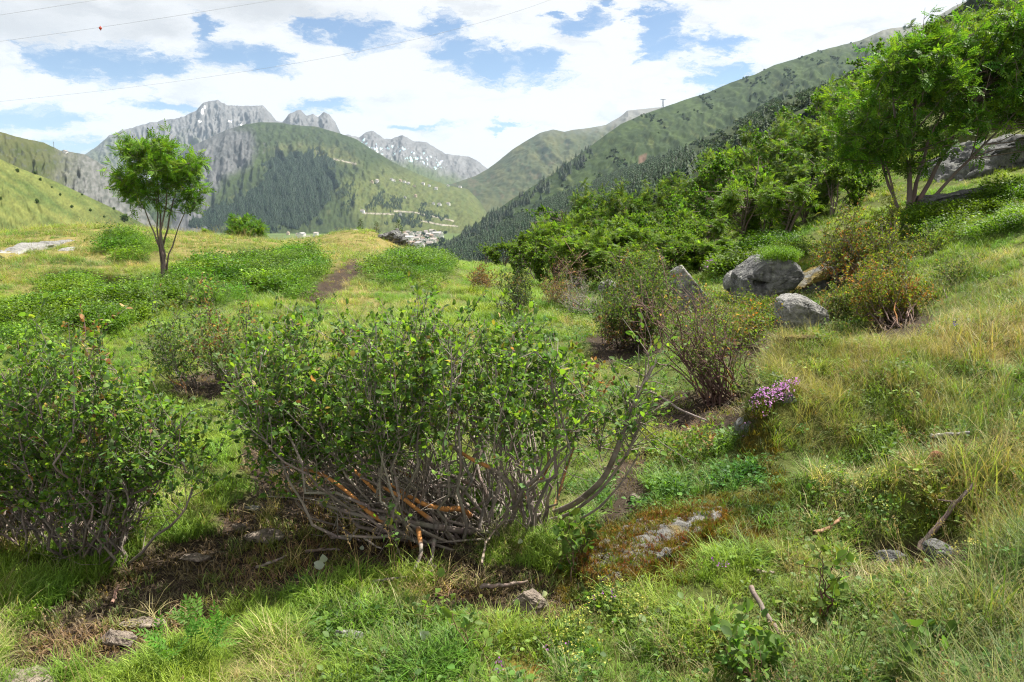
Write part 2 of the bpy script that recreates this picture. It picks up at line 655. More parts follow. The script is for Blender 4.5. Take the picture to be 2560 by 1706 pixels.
def gz(x, y, detail=True):
    """height of the near ground, vectorised"""
    x, y = np.atleast_1d(np.asarray(x, float)), np.atleast_1d(np.asarray(y, float))
    d = np.maximum(y, 0.3)
    u = np.stack([x / d, np.log(d) * 0.55], 1)
    out = np.empty(len(x))
    for s in range(0, len(x), 40000):
        q = u[s:s + 40000]
        K = _tps_k(((q[:, None, :] - _cu[None, :, :]) ** 2).sum(2))
        out[s:s + 40000] = K @ _tw[:-3] + _tw[-3] + q @ _tw[-2:]
    out = out * d
    if detail:
        out += 0.035 * fbm(xyz(x * 1.1, y * 1.1), 3) * smooth(1.0, 3.0, d) + 0.14 * fbm(xyz(x * .28, y * .28, 4.0), 2) * smooth(6, 14, d) * (1 - .4 * smooth(20, 40, d))
        out += 0.012 * fbm(xyz(x * 7, y * 7, 9.0), 2)
        # the dark hollow under the bank and the turf lip above it
        out += -.13 * np.exp(-((x - 1.78) / .30) ** 2 - ((y - 3.35) / .13) ** 2) + .10 * np.exp(-((x - 1.85) / .45) ** 2 - ((y - 3.72) / .16) ** 2)
        # the turf lip: a low step whose face looks to the path
        ex = np.interp(y, [4.2, 4.6, 5.2, 5.8], [1.36, 1.45, 1.70, 2.02])
        sd = x - ex + .05 * fbm(xyz(x * 4, y * 4, 21.), 2)
        out += .36 * smooth(-.03, .05, sd) * np.exp(-np.maximum(sd, 0) / .55) * smooth(4.15, 4.5, y) * smooth(6.6, 5.6, y)
        # hummocks of the bank
        out += .15 * fbm(xyz(x * 1.9, y * 1.9, 31.), 2) * smooth(.9, 1.6, x) * smooth(2.2, 3.2, y) * smooth(8, 6, y)
    return out


def hit(px, py, dmin=1.0, dmax=125.0):
    """ground point under a photograph pixel"""
    r = direction(px, py)
    d = np.exp(np.linspace(math.log(dmin), math.log(dmax), 500))
    z = EYE + r[2] * d - gz(r[0] * d, d)
    k = np.argmax(z < 0) if (z < 0).any() else len(d) - 1
    if k == 0:
        k = 1
    a, b = z[k - 1], z[k]
    t = a / (a - b + 1e-9) if b < 0 else 1
    dd = d[k - 1] + (d[k] - d[k - 1]) * min(max(t, 0), 1)
    p = np.array([r[0] * dd, dd, 0])
    p[2] = gz(p[0], p[1])[0]
    return p


def ground_at(px, d):
    x = (px - PW / 2) / FPX * d * 0.99
    return np.array([x, d, gz(x, d)[0]])


# what covers the ground, drawn over the photograph and carried to the ground by ray
SOIL = [[(190, 1490), (330, 1410), (520, 1330), (640, 1250), (760, 1180), (860, 1180), (960, 1110), (1230, 1330), (1180, 1420), (900, 1430), (660, 1470), (480, 1570), (300, 1660), (40, 1706), (0, 1690), (60, 1600)],
        [(1540, 1130), (1600, 1160), (1620, 1110), (1570, 1340), (1480, 1390), (1470, 1310), (1530, 1240)],
        [(1640, 1000), (1880, 980), (1900, 1050), (1780, 1100), (1650, 1080)],
        [(770, 745), (885, 655), (900, 668), (840, 725), (800, 760)],
        [(1100, 1420), (1400, 1430), (1480, 1500), (1300, 1560), (1080, 1520)],
        [(1480, 850), (1620, 840), (1650, 890), (1500, 905)],
        [(2120, 1380), (2330, 1330), (2420, 1390), (2300, 1440), (2150, 1450)],
        [(1790, 860), (1960, 830), (1980, 880), (1800, 900)],
        [(2200, 805), (2330, 800), (2300, 850), (2180, 840)],
        [(600, 1110), (860, 1120), (900, 1200), (640, 1230)],
        [(430, 950), (600, 930), (640, 980), (460, 1000)]]
MOSS = [[(1400, 1360), (1760, 1250), (1960, 1240), (1940, 1330), (1750, 1400), (1600, 1500), (1420, 1480)],
        [(1880, 1050), (2000, 960), (2200, 850), (2330, 820), (2350, 850), (2150, 920), (2010, 1020), (1930, 1130), (1960, 1230), (1880, 1110), (1870, 1160)],
        [(1160, 1706), (1200, 1650), (1330, 1620), (1380, 1660), (1330, 1706)]]
BILB = [[(560, 700), (640, 655), (760, 640), (800, 668), (790, 715), (700, 735), (600, 745)],
        [(920, 690), (1000, 650), (1080, 640), (1120, 672), (1100, 720), (960, 712)],
        [(0, 830), (60, 800), (200, 780), (330, 770), (380, 790), (300, 830), (150, 860), (0, 880)],
        [(330, 735), (480, 725), (600, 745), (560, 765), (420, 765)], [(430, 690), (520, 665), (560, 690), (470, 715)],
        [(130, 735), (190, 705), (230, 725), (170, 750)], [(690, 720), (760, 715), (780, 745), (700, 755)],
        [(1900, 680), (1960, 640), (2000, 625), (1990, 660)], [(1780, 670), (1960, 610), (1960, 650), (1800, 700)],
        [(2250, 560), (2560, 500), (2560, 590), (2330, 610)], [(300, 590), (430, 640), (330, 660), (260, 630)]]
DRY = [[(0, 600), (200, 575), (400, 585), (560, 600), (800, 610), (850, 590), (930, 585), (1010, 625), (900, 640), (860, 660), (700, 640), (560, 660), (430, 620), (300, 660), (0, 720)],
       [(2100, 930), (2330, 840), (2560, 800), (2560, 900), (2300, 900), (2150, 960)], [(840, 740), (900, 730), (960, 780), (860, 800)]]


def cover(P):
    q = to_px(P)
    jit = np.stack([fbm(xyz(P[:, 0] * 3, P[:, 1] * 3, 2.0), 3), fbm(xyz(P[:, 0] * 3, P[:, 1] * 3, 7.0), 3)], 1) * (60 / np.maximum(P[:, 1:2] / 3, .6))
    q = q + jit
    r = {}
    for nm, polys, w in (('soil', SOIL, 24), ('moss', MOSS, 24), ('bilb', BILB, 8), ('dry', DRY, 40)):
        m = np.zeros(len(q))
        for p in polys:
            m = np.maximum(m, soft_poly(q, p, w))
        r[nm] = m
    return r, q


def build_ground():
    na, nd = 440, 390
    az = np.linspace(-1.05, 1.05, na)
    d = np.exp(np.linspace(math.log(0.35), math.log(130), nd))
    A, D = np.meshgrid(az, d)
    X, Y = (A * D).ravel(), D.ravel()
    Z = gz(X, Y)
    P = np.stack([X, Y, Z], 1)
    c, q = cover(P)
    # bilberry hummocks lift the ground a little
    P[:, 2] += c['bilb'] * 0.10 * (0.6 + fbm(xyz(X * 2.2, Y * 2.2, 3.), 2)) * smooth(6, 9, Y)
    c['bilb'] = c['bilb'] * smooth(-.22, .05, fbm(xyz(X * .9, Y * .9, 41.), 3))
    n1, n2 = fbm(xyz(X * 2.3, Y * 2.3), 4), fbm(xyz(X * 11, Y * 11, 5.0), 3)
    grass = np.array([.07, .085, .022])[None] * (1 + .5 * n1[:, None] + .3 * n2[:, None])
    straw = np.array([.20, .165, .06])[None] * (1 + .4 * n2[:, None])
    soil = np.array([.045, .033, .024])[None] * (1 + .7 * n2[:, None] + .4 * n1[:, None])
    moss = np.where((n1 + n2 > .05)[:, None], np.array([.16, .10, .02]), np.array([.11, .10, .02]))
    bil = np.array([.05, .09, .014])[None] * (1 + .5 * n2[:, None])
    k = np.clip(c['dry'] * .8 + .35 * n1, 0, 1)[:, None]
    C = grass * (1 - k) + straw * k
    k = np.clip(c['bilb'], 0, 1)[:, None]
    C = C * (1 - k) + bil * k
    k = np.clip(c['moss'] * 1.2 - .1, 0, 1)[:, None] * np.where((q[:, 0] > 1850) & (q[:, 1] < 1280), .35, 1.0)[:, None]
    C = C * (1 - k) + moss * k
    k = np.clip(c['soil'] * 1.3 + n1 * .5, 0, 1)[:, None] * (c['soil'] > 0)[:, None]
    C = C * (1 - k) + soil * k
    P[:, 2] -= 0.02 * c['soil'] * smooth(10, 4, Y)
    i = np.arange(nd - 1)[:, None] * na + np.arange(na - 1)[None, :]
    F = np.stack([i, i + 1, i + 1 + na, i + na], 2).reshape(-1, 4)
    o = link('meadow_ground', new_mesh('meadow_ground', P, F, np.clip(C, .01, .6), True), M['soil'])
    tag(o, 'grassy alpine meadow ground with bare soil patches', None, None, 'structure')


build_ground()


# ------------------------------------------------------------------ far terrain
def interp(pts, x, k):
    pts = sorted(pts)
    return np.interp(x, [p[0] for p in pts], [p[k] for p in pts])


LAYERS = {}


def layer(name, sky, base, colour, step=3.0, rows=110, amp=0.05, gully=30.0, prof=1.0, jag=0.0, label='', vgul=3.0, back=0.35, seed=0.0, sharp=False, along=0.0, shade=.62):
    """a mountainside: skyline (px, py, depth) above a foot (px, height, depth)"""
    x0, x1 = min(p[0] for p in sky), max(p[0] for p in sky)
    nx = int((x1 - x0) / step) + 1
    px = np.linspace(x0, x1, nx)
    py = interp(sky, px, 1)
    if jag:
        py = py + jag * (ridged(xyz(px / 34, np.full_like(px, seed)), 4, .6) - .55) * -2
    dr = interp(sky, px, 2)
    zb, db = interp(base, px, 1), interp(base, px, 2)
    R = np.array([at(a, b, c) for a, b, c in zip(px, py, dr)])
    t = np.concatenate([np.linspace(0, 1, rows), 1 + np.linspace(.03, back, 8)])
    T, PX = np.meshgrid(t, px, indexing='ij')
    y = db[None] + (dr - db)[None] * T
    x = (R[:, 0] / R[:, 1])[None] * y
    h = R[:, 2] - zb
    tt = np.minimum(T, 1)
    z = zb[None] + h[None] * tt ** prof
    z = z - np.maximum(T - 1, 0) * h[None] * 1.6
    u = (PX / gully).ravel()
    w = T.ravel()
    wv = fbm(xyz(u * .5, w * 3, seed), 3) * .9
    nz = ridged(xyz(u + wv + along * w, w * vgul, seed + 3), 5, .55) - .55
    nz2 = fbm(xyz(u * 3.1 + along * 3 * w, w * vgul * 5, seed + 8), 4, .6)
    env = (np.sin(np.clip(T, 0, 1) * math.pi) ** .55).ravel()
    disp = (amp * (nz + .6 * nz2) * env) * np.repeat(h[None], len(t), 0).ravel()
    P = np.stack([x.ravel(), y.ravel(), z.ravel() + disp], 1)
    P[:, 1] -= disp * 0.8
    P[:, 0] -= disp * 0.8 * P[:, 0] / P[:, 1]
    G = P.reshape(len(t), nx, 3)
    nrm = np.cross(np.gradient(G, axis=1), np.gradient(G, axis=0))
    nrm /= np.linalg.norm(nrm, axis=2)[..., None] + 1e-9
    steep = 1 - np.abs(nrm[..., 2]).ravel()
    q = to_px(P)
    C = colour(q, T.ravel(), steep, P, nz)
    i = np.arange(len(t) - 1)[:, None] * nx + np.arange(nx - 1)[None, :]
    F = np.stack([i, i + 1, i + 1 + nx, i + nx], 2).reshape(-1, 4)
    o = link(name, new_mesh(name, P, F, np.clip(C * np.where(C > .6, 1, shade), .008, .9), not sharp), M['far'])
    tag(o, label, None, None, 'structure')
    LAYERS[name] = (G, rows, nx, q.reshape(len(t), nx, 2))
    return o


def mixc(a, b, k):
    k = np.clip(k, 0, 1)[:, None]
    return a * (1 - k) + b * k


def c3(r, g, b, n):
    return np.tile(np.array([r, g, b], float), (n, 1))


def nq(q, s, seed, o=4):
    return fbm(xyz(q[:, 0] / s, q[:, 1] / s, seed), o, .6)


ROCK, ROCKD, GRASS, GRASS2, MEADOW, SNOW = (.24, .235, .23), (.12, .12, .12), (.085, .12, .035), (.06, .085, .03), (.20, .21, .07), (.82, .84, .86)


def col_peaks(q, t, steep, P, nz):
    n = len(q)
    a, b = nq(q, 26, 1.), nq(q, 9, 2.)
    C = mixc(c3(*ROCK, n), c3(*ROCKD, n), .5 + .9 * a + .6 * b)
    g = smooth(330, 380, q[:, 1] + 60 * a)
    C = mixc(C, c3(.11, .13, .06, n), g * .7)
    sn = np.zeros(n)
    for x, y, rx, ry in ((506, 278, 5, 10), (512, 268, 4, 6), (575, 304, 7, 2.4), (600, 312, 8, 2.4), (500, 304, 5, 2.4), (640, 318, 6, 2)):
        sn = np.maximum(sn, 1.4 - np.hypot((q[:, 0] - x) / rx, (q[:, 1] - y) / ry) + .5 * b)
    return mixc(C, c3(*SNOW, n), smooth(.5, .8, sn))


def col_snowy(q, t, steep, P, nz):
    n = len(q)
    a, b = nq(q, 26, 4.), nq(q, 8, 5.)
    C = mixc(c3(.24, .24, .24, n), c3(*ROCKD, n), .5 + .9 * a + .6 * b)
    line = np.interp(q[:, 0], [870, 914, 960, 1034, 1115, 1219], [337, 335, 350, 356, 386, 422])
    dn = q[:, 1] - line
    C = mixc(C, c3(.10, .13, .05, n), smooth(30, 75, dn + 25 * a))
    s = smooth(6, 18, dn) * (1 - smooth(40, 70, dn)) * (1 - smooth(1090, 1160, q[:, 0]))
    return mixc(C, c3(.60, .62, .66, n), smooth(.24, .5, s * (b * 1.6 + a * .9)))


CLIFF = [(440, 600), (455, 420), (470, 375), (520, 352), (575, 332), (620, 340), (622, 380), (608, 410), (570, 425), (545, 440), (530, 470), (500, 500), (520, 560), (480, 600)]
ALP = [(880, 470), (960, 440), (1050, 450), (1130, 470), (1180, 490), (1210, 545), (1150, 575), (1080, 575), (1000, 565), (930, 560), (900, 520)]
RIDGEM = [(690, 372), (740, 360), (850, 380), (900, 410), (840, 405), (760, 385)]


def col_central(q, t, steep, P, nz):
    n = len(q)
    a, b, d = nq(q, 60, 1.5), nq(q, 14, 2.5), nq(q, 6, 5.5, 3)
    C = mixc(c3(.055, .078, .026, n), c3(.034, .05, .022, n), .5 + 1.3 * a + .8 * b)
    C = mixc(C, c3(.085, .10, .038, n), smooth(.1, .5, b + .5 * a))
    al = soft_poly(q, ALP, 45)
    C = mixc(C, mixc(c3(.17, .18, .055, n), c3(.09, .12, .038, n), .5 + 1.2 * b), al * (.75 + .5 * b))
    C = mixc(C, c3(.13, .14, .05, n), soft_poly(q, RIDGEM, 14) * (.5 + b))
    rk = np.maximum(soft_poly(q, CLIFF, 26) * 1.15, smooth(.55, .8, steep) * .5)
    rk = np.maximum(rk, smooth(.3, .5, b) * smooth(420, 340, q[:, 1]) * .6 * (q[:, 0] < 760))
    rock = mixc(c3(.17, .17, .17, n), c3(.07, .075, .075, n), .5 + 1.2 * nq(q * np.array([[2.2, .6]]), 20, 6.) + .6 * d)
    C = mixc(C, rock, rk + .5 * b * (rk > .02))
    # screes, tracks and the pale roads on the alp
    for pts, w in (([(985, 528), (1040, 532), (1100, 545), (1135, 553)], 1.8), ([(905, 533), (985, 536)], 1.4), ([(1050, 552), (1100, 562), (1145, 566)], 1.6), ([(835, 398), (890, 410)], 1.5)):
        y = np.interp(q[:, 0], [p[0] for p in pts], [p[1] for p in pts])
        on = (np.abs(q[:, 1] - y - 2 * d) < w) & (q[:, 0] > pts[0][0]) & (q[:, 0] < pts[-1][0])
        C[on] = (.34, .31, .26)
    return C * (1 + .55 * d)[:, None]


def col_pass(q, t, steep, P, nz):
    n = len(q)
    a, b = nq(q, 40, 3.1), nq(q, 12, 3.3)
    C = mixc(c3(.06, .078, .03, n), c3(.13, .13, .048, n), .35 + 1.5 * a + .6 * b)
    C = mixc(C, c3(.14, .11, .06, n), smooth(.2, .5, b - a) * .6)
    return mixc(C, c3(.27, .265, .26, n), smooth(350, 285, q[:, 1] + 30 * b) * .8)


def col_slope(q, t, steep, P, nz):
    n = len(q)
    s = q[:, 0] * .9 + q[:, 1] * .7
    w = q[:, 0] * -.5 + q[:, 1] * .85
    a = fbm(xyz(s / 160, w / 60, 2.2), 4, .6)
    b = fbm(xyz(s / 34, w / 14, 6.2), 4, .6)
    C = mixc(c3(.05, .074, .024, n), c3(.026, .042, .017, n), .5 + 1.5 * a + 1.2 * b)
    C = mixc(C, c3(.08, .10, .034, n), smooth(.15, .5, b + .6 * a))
    C = mixc(C, c3(.022, .036, .016, n), smooth(.12, .3, fbm(xyz(s / 90, w / 22, 9.2), 4, .6)) * smooth(120, 300, q[:, 1]) * .8)
    C = mixc(C, c3(.24, .235, .22, n), smooth(140, 60, q[:, 1] + 30 * b) * .7 + .5 * smooth(.35, .6, b) * smooth(260, 120, q[:, 1]))
    C = C * (1 + .4 * nq(q, 7, 3.7, 3))[:, None]
    red = soft_poly(q, [(1600, 392), (1615, 386), (1612, 402), (1598, 408)], 4)
    return mixc(C, c3(.13, .085, .06, n), red)


def col_spur(q, t, steep, P, nz):
    n = len(q)
    b = nq(q, 18, 4.4)
    return mixc(c3(.028, .045, .017, n), c3(.055, .075, .025, n), .5 + 1.8 * b)


def col_leftrock(q, t, steep, P, nz):
    n = len(q)
    a, b = nq(q, 40, 1.9), nq(q, 10, 2.9)
    C = mixc(c3(.07, .09, .032, n), c3(.12, .125, .05, n), .5 + 1.2 * a)
    rk = smooth(90, 230, q[:, 0] + 60 * a) * .9 + smooth(.12, .3, b) * .6
    rock = mixc(c3(.22, .22, .22, n), c3(.10, .11, .10, n), .5 + 1.6 * b + .8 * nq(q * np.array([[.7, 1.6]]), 14, 7.))
    return mixc(C, rock, rk)


def col_leftmeadow(q, t, steep, P, nz):
    n = len(q)
    w = q[:, 1] - .62 * q[:, 0]
    a, b = fbm(xyz(w / 26, q[:, 0] / 150, 3.), 4, .6), nq(q, 9, 5.9)
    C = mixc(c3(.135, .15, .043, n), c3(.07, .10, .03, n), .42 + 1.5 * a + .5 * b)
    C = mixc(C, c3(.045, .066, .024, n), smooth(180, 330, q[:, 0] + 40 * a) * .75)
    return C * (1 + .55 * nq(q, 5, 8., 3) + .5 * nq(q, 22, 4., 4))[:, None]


layer('rocky_peaks', [(150, 420, 9000), (212, 386, 9000), (239, 370, 9000), (272, 340, 9000), (305, 326, 9000), (326, 321, 9050), (375, 307, 9100), (413, 299, 9100), (435, 299, 9100), (462, 291, 9150),
                      (490, 277, 9200), (506, 260, 9200), (522, 253, 9200), (544, 251, 9200), (568, 264, 9200), (598, 265, 9200), (626, 266, 9200), (658, 265, 9200), (675, 283, 9200), (691, 304, 9200), (707, 306, 9200),
                      (723, 286, 9100), (740, 277, 9100), (753, 276, 9100), (767, 289, 9100), (783, 286, 9100), (795, 293, 9100), (810, 281, 9050), (824, 288, 9050), (838, 305, 9000), (851, 335, 9000), (900, 385, 9000)],
      [(150, 200, 6800), (900, 250, 6800)], col_peaks, 2.0, 150, .10, 24, .85, 2.2, 'grey rocky alpine peaks with small snow patches', 2.0, seed=1.0, sharp=True)
layer('snowy_ridge', [(820, 350, 8600), (870, 337, 8600), (898, 345, 8600), (914, 332, 8600), (933, 327, 8600), (960, 348, 8600), (979, 348, 8600), (1006, 338, 8500), (1034, 354, 8500), (1066, 356, 8500), (1115, 386, 8400),
                      (1170, 392, 8300), (1197, 405, 8300), (1219, 422, 8200), (1300, 470, 8200)],
      [(820, 150, 6400), (1300, 80, 6400)], col_snowy, 2.0, 120, .09, 24, .85, 2.0, 'far rock ridge streaked with snow', 2.0, seed=6.0, sharp=True)
layer('pass_slopes', [(1100, 470, 6300), (1190, 440, 6300), (1219, 423, 6300), (1246, 403, 6300), (1280, 375, 6300), (1313, 354, 6300), (1351, 332, 6300), (1383, 324, 6300), (1411, 330, 6300), (1432, 325, 6300), (1470, 321, 6400),
                      (1514, 313, 6500), (1552, 291, 6600), (1568, 277, 6600), (1634, 270, 6600), (1720, 262, 6600)],
      [(1100, -80, 4700), (1720, -80, 4700)], col_pass, 2.5, 120, .07, 60, .9, .6, 'distant green valley side below the pass', 2.5, seed=11.0, along=1.5)
layer('central_mountain', [(280, 500, 5000), (340, 470, 5100), (400, 430, 5200), (468, 371, 5300), (517, 349, 5400), (566, 325, 5500), (615, 311, 5500), (653, 306, 5500), (696, 307, 5500), (734, 313, 5450), (789, 317, 5400), (849, 334, 5300), (892, 349, 5200), (925, 371, 5100),
                           (979, 404, 5000), (1034, 431, 4900), (1088, 453, 4800), (1121, 464, 4750), (1170, 474, 4700), (1200, 505, 4500), (1235, 560, 4300)],
      [(280, -200, 3000), (400, -170, 3000), (600, -130, 3000), (900, -125, 3000), (1235, -130, 3000)], col_central, 2.5, 190, .075, 40, 1.0, .8, 'broad green mountain with a dark spruce wood and grey cliffs', 2.6, seed=16.0)
layer('valley_side', [(1060, 650, 1900), (1090, 622, 2000), (1180, 568, 2100), (1280, 499, 2200), (1389, 431, 2350), (1454, 382, 2450), (1514, 338, 2600), (1552, 311, 2700), (1606, 287, 2800), (1661, 268, 2900), (1715, 249, 2950), (1770, 232, 3000),
                      (1824, 208, 3000), (1889, 186, 3000), (1933, 164, 3000), (1987, 148, 3000), (2042, 129, 3000), (2096, 115, 3000), (2150, 102, 2950), (2205, 77, 2900), (2227, 71, 2900), (2303, 64, 2850), (2341, 42, 2800), (2384, 17, 2750),
                      (2422, 0, 2700), (2600, -90, 2600), (2780, -160, 2550)],
      [(1060, -160, 1500), (1280, -120, 1500), (1600, -40, 1500), (2200, 60, 1450), (3000, 120, 1400)], col_slope, 3.0, 125, .06, 70, 1.0, .7, 'long green valley side rising behind the trees', 2.0, seed=21.0, along=2.5, shade=.82)
layer('wooded_spur', [(1040, 690, 1500), (1090, 642, 1600), (1180, 598, 1650), (1260, 566, 1650), (1330, 525, 1650), (1400, 492, 1650), (1500, 456, 1650), (1606, 418, 1650), (1715, 366, 1650), (1824, 315, 1600), (1933, 252, 1550), (2042, 222, 1500),
                      (2150, 195, 1450), (2300, 165, 1400), (2780, 95, 1330)],
      [(1040, -140, 420), (1280, -70, 420), (1600, -10, 420), (2200, 70, 400), (3000, 170, 380)], col_spur, 4.0, 90, .03, 80, 1.0, .5, 'lower spur of the valley side with conifers', 2.0, seed=26.0, along=2.0)
layer('left_ridge', [(-320, 285, 1570), (-200, 300, 1600), (0, 330, 1700), (33, 340, 1700), (65, 348, 1720), (109, 357, 1750), (147, 375, 1780), (212, 387, 1800), (261, 414, 1850), (294, 440, 1900), (340, 490, 2000), (390, 560, 2100), (430, 620, 2100)],
      [(-700, -80, 1000), (430, -150, 1100)], col_leftrock, 2.5, 120, .07, 40, .95, 1.2, 'rocky ridge with thin grass beyond the meadow', 2.6, seed=31.0)
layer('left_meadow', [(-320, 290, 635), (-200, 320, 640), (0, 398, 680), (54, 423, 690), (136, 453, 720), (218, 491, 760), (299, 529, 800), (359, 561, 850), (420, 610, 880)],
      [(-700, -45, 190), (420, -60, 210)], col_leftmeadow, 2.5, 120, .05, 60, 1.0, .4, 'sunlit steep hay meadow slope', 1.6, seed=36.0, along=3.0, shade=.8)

# the valley floor and the slopes that run down to it
X, Y = np.meshgrid(np.linspace(-1, 1, 90), np.linspace(0, 1, 60))
Yw = 110 + Y * 4300
Xw = X * (60 + Yw * .75)
Zw = -126 + 2.5 * fbm(xyz(Xw.ravel() / 300, Yw.ravel() / 300), 3).reshape(Xw.shape) + 96 * np.clip(1 - (Yw - 110) / 900, 0, 1) ** 1.5
Pv = np.stack([Xw.ravel(), Yw.ravel(), Zw.ravel()], 1)
nv = fbm(xyz(Pv[:, 0] / 120, Pv[:, 1] / 120, 3.), 4)
iv = np.arange(59)[:, None] * 90 + np.arange(89)[None, :]
vf = link('valley_floor', new_mesh('valley_floor', Pv, np.stack([iv, iv + 1, iv + 91, iv + 90], 2).reshape(-1, 4),
                                   np.clip(np.array([.075, .105, .034])[None] * (1 + .7 * nv[:, None]), .02, .4), True), M['far'])
tag(vf, 'flat green valley floor', None, None, 'structure')


# ---- conifer woods
def conifer_mesh(name, seed, tiers=6, per=9):
    g = np.random.default_rng(seed)
    mb = MB()
    for k in range(tiers):
        f = k / (tiers - 1)
        z0 = .12 + .74 * f
        r = .19 * (1 - f) ** .8 + .015
        a = np.linspace(0, 2 * math.pi, per, endpoint=False) + g.uniform(0, 6)
        rr = r * g.uniform(.7, 1.2, per)
        ring = np.stack([np.cos(a) * rr, np.sin(a) * rr, z0 - .05 + g.normal(0, .012, per)], 1)
        inner = np.stack([np.cos(a + .3) * rr * .45, np.sin(a + .3) * rr * .45, z0 + .01 + 0 * a], 1)
        V = np.concatenate([ring, inner, [[0, 0, z0 + .2 * (1 - .4 * f)]]])
        F = []
        for i in range(per):
            j = (i + 1) % per
            F += [[i, per + i, 2 * per], [per + i, j, 2 * per]]
        mb.add(V, F, np.tile(jitter((1, 1, 1), 1, .05, .15, g), (len(V), 1)))
    mb.tube([[0, 0, 0], [0, 0, .2]], [.02, .015], (1.6, 1.2, 1.0), 4)
    return mb.mesh(name)


CONIFERS = source_collection('conifer', [conifer_mesh('conifer_%d' % i, 40 + i) for i in range(4)], M['needle'])


def wood(name, lay, polys, n, hgt, tint, label, thin=0.0, seed=1, tries=14):
    g = np.random.default_rng(seed)
    G, rows, nx, Q = LAYERS[lay]
    r, c = g.uniform(0, rows - 1.01, n * tries), g.uniform(0, nx - 1.01, n * tries)
    i, j = r.astype(int), c.astype(int)
    fr, fc = (r - i)[:, None], (c - j)[:, None]
    P = (G[i, j] * (1 - fr) + G[i + 1, j] * fr) * (1 - fc) + (G[i, j + 1] * (1 - fr) + G[i + 1, j + 1] * fr) * fc
    q = to_px(P)
    ok = np.zeros(len(q), bool)
    qq = q + np.stack([nq(q, 26, 3.) * 60, nq(q, 26, 9.) * 44], 1)
    dens = nq(q, 30, 14.) > -.42
    for p in polys:
        ok |= in_poly(qq, p)
    ok &= dens
    if thin:
        ok &= nq(q, 40, 5.5) > thin
    P = P[ok][:n]
    m = len(P)
    h = hgt * g.uniform(.45, 1.25, m) * (1 + .5 * nq(to_px(P), 30, 2.2))
    rot = np.stack([0 * h, 0 * h, g.uniform(0, 6.28, m)], 1)
    P[:, 2] -= h * .06
    t = jitter(tint, m, .08, .22, g)
    o = scatter(name, CONIFERS, P, rot, np.stack([h * 1.75, h * 1.75, h], 1), g.integers(0, 4, m), t, label, 'wood')
    return o


wood('spruce_wood', 'central_mountain', [[(680, 392), (735, 383), (816, 388), (850, 440), (838, 478), (815, 512), (783, 560), (707, 574), (598, 572), (500, 574), (480, 560), (545, 522), (600, 490), (650, 462), (670, 425)]],
     24000, 15, (.022, .042, .020), 'dark spruce wood on the mountainside above the valley', seed=2, tries=16)
wood('alp_grove', 'central_mountain', [[(912, 520), (925, 500), (985, 492), (1005, 505), (1000, 525), (950, 530)], [(1020, 538), (1060, 520), (1115, 535), (1120, 548), (1060, 548)],
                                       [(970, 548), (1010, 540), (1060, 556), (1050, 566), (990, 562)], [(860, 470), (885, 460), (880, 500), (862, 545), (850, 540)]],
     1500, 12, (.03, .052, .022), 'dark conifer groves scattered on the sunny alp', seed=3, tries=120)
wood('slope_wood', 'wooded_spur', [[(1060, 700), (1090, 640), (1260, 566), (1400, 490), (1520, 445), (1640, 405), (1720, 385), (1720, 470), (1500, 540), (1330, 610), (1180, 660)]],
     13000, 14, (.026, .048, .020), 'dark conifer forest behind the rowan trees', seed=4, tries=12)
wood('spur_scrub', 'wooded_spur', [[(1700, 375), (1830, 312), (1940, 250), (2050, 215), (2100, 250), (1950, 330), (1800, 420), (1700, 430)]],
     500, 10, (.035, .06, .024), 'scattered conifers on the shoulder above the trees', thin=.12, seed=5, tries=10)
wood('slope_edge_conifers', 'valley_side', [[(1085, 640), (1280, 505), (1390, 436), (1470, 376), (1484, 384), (1420, 432), (1330, 500), (1120, 650)]],
     650, 20, (.028, .045, .022), 'line of conifers along the edge of the valley side', seed=6, tries=40)


# ---- scrub on the open slopes and trees of the village
def blob_mesh(name, seed):
    g = np.random.default_rng(seed)
    n = 90
    v = g.normal(size=(n, 3))
    v /= np.linalg.norm(v, axis=1)[:, None]
    v *= g.uniform(.55, 1, (n, 1)) * np.array([[.5, .5, .34]])
    v[:, 2] += .26
    mb = MB()
    mb.stamp(LEAFS_V * [1.6, 1, 1], LEAFS_F, v, basis(g.normal(size=(n, 3)), g.normal(size=(n, 3)) * .6 + [0, 0, 1]), np.full(n, .34), jitter((1, 1, 1), n, .05, .25, g))
    return mb.mesh(name)


SCRUB = source_collection('scrub_clump', [blob_mesh('scrub_%d' % i, 90 + i) for i in range(3)], M['needle'])


def scrub(name, lay, n, size, tint, label, thin, seed, poly=None, tries=5):
    g = np.random.default_rng(seed)
    G, rows, nx, Q = LAYERS[lay]
    r, c = g.uniform(rows * .08, rows - 1.01, n * tries), g.uniform(0, nx - 1.01, n * tries)
    i, j = r.astype(int), c.astype(int)
    fr, fc = (r - i)[:, None], (c - j)[:, None]
    P = (G[i, j] * (1 - fr) + G[i + 1, j] * fr) * (1 - fc) + (G[i, j + 1] * (1 - fr) + G[i + 1, j + 1] * fr) * fc
    q = to_px(P)
    s_ = fbm(xyz((q[:, 0] * .9 + q[:, 1] * .7) / 120, (q[:, 1] * .85 - q[:, 0] * .5) / 34, 7.7), 4, .6)
    ok = (s_ > thin) & (q[:, 0] > -60) & (q[:, 0] < 2600)
    if poly:
        ok &= in_poly(q, poly)
    P = P[ok][:n]
    m = len(P)
    h = size * g.uniform(.5, 1.4, m)
    return scatter(name, SCRUB, P, np.stack([0 * h, 0 * h, g.uniform(0, 6.28, m)], 1), h, g.integers(0, 3, m), jitter(tint, m, .08, .3, g), label, 'scrub')


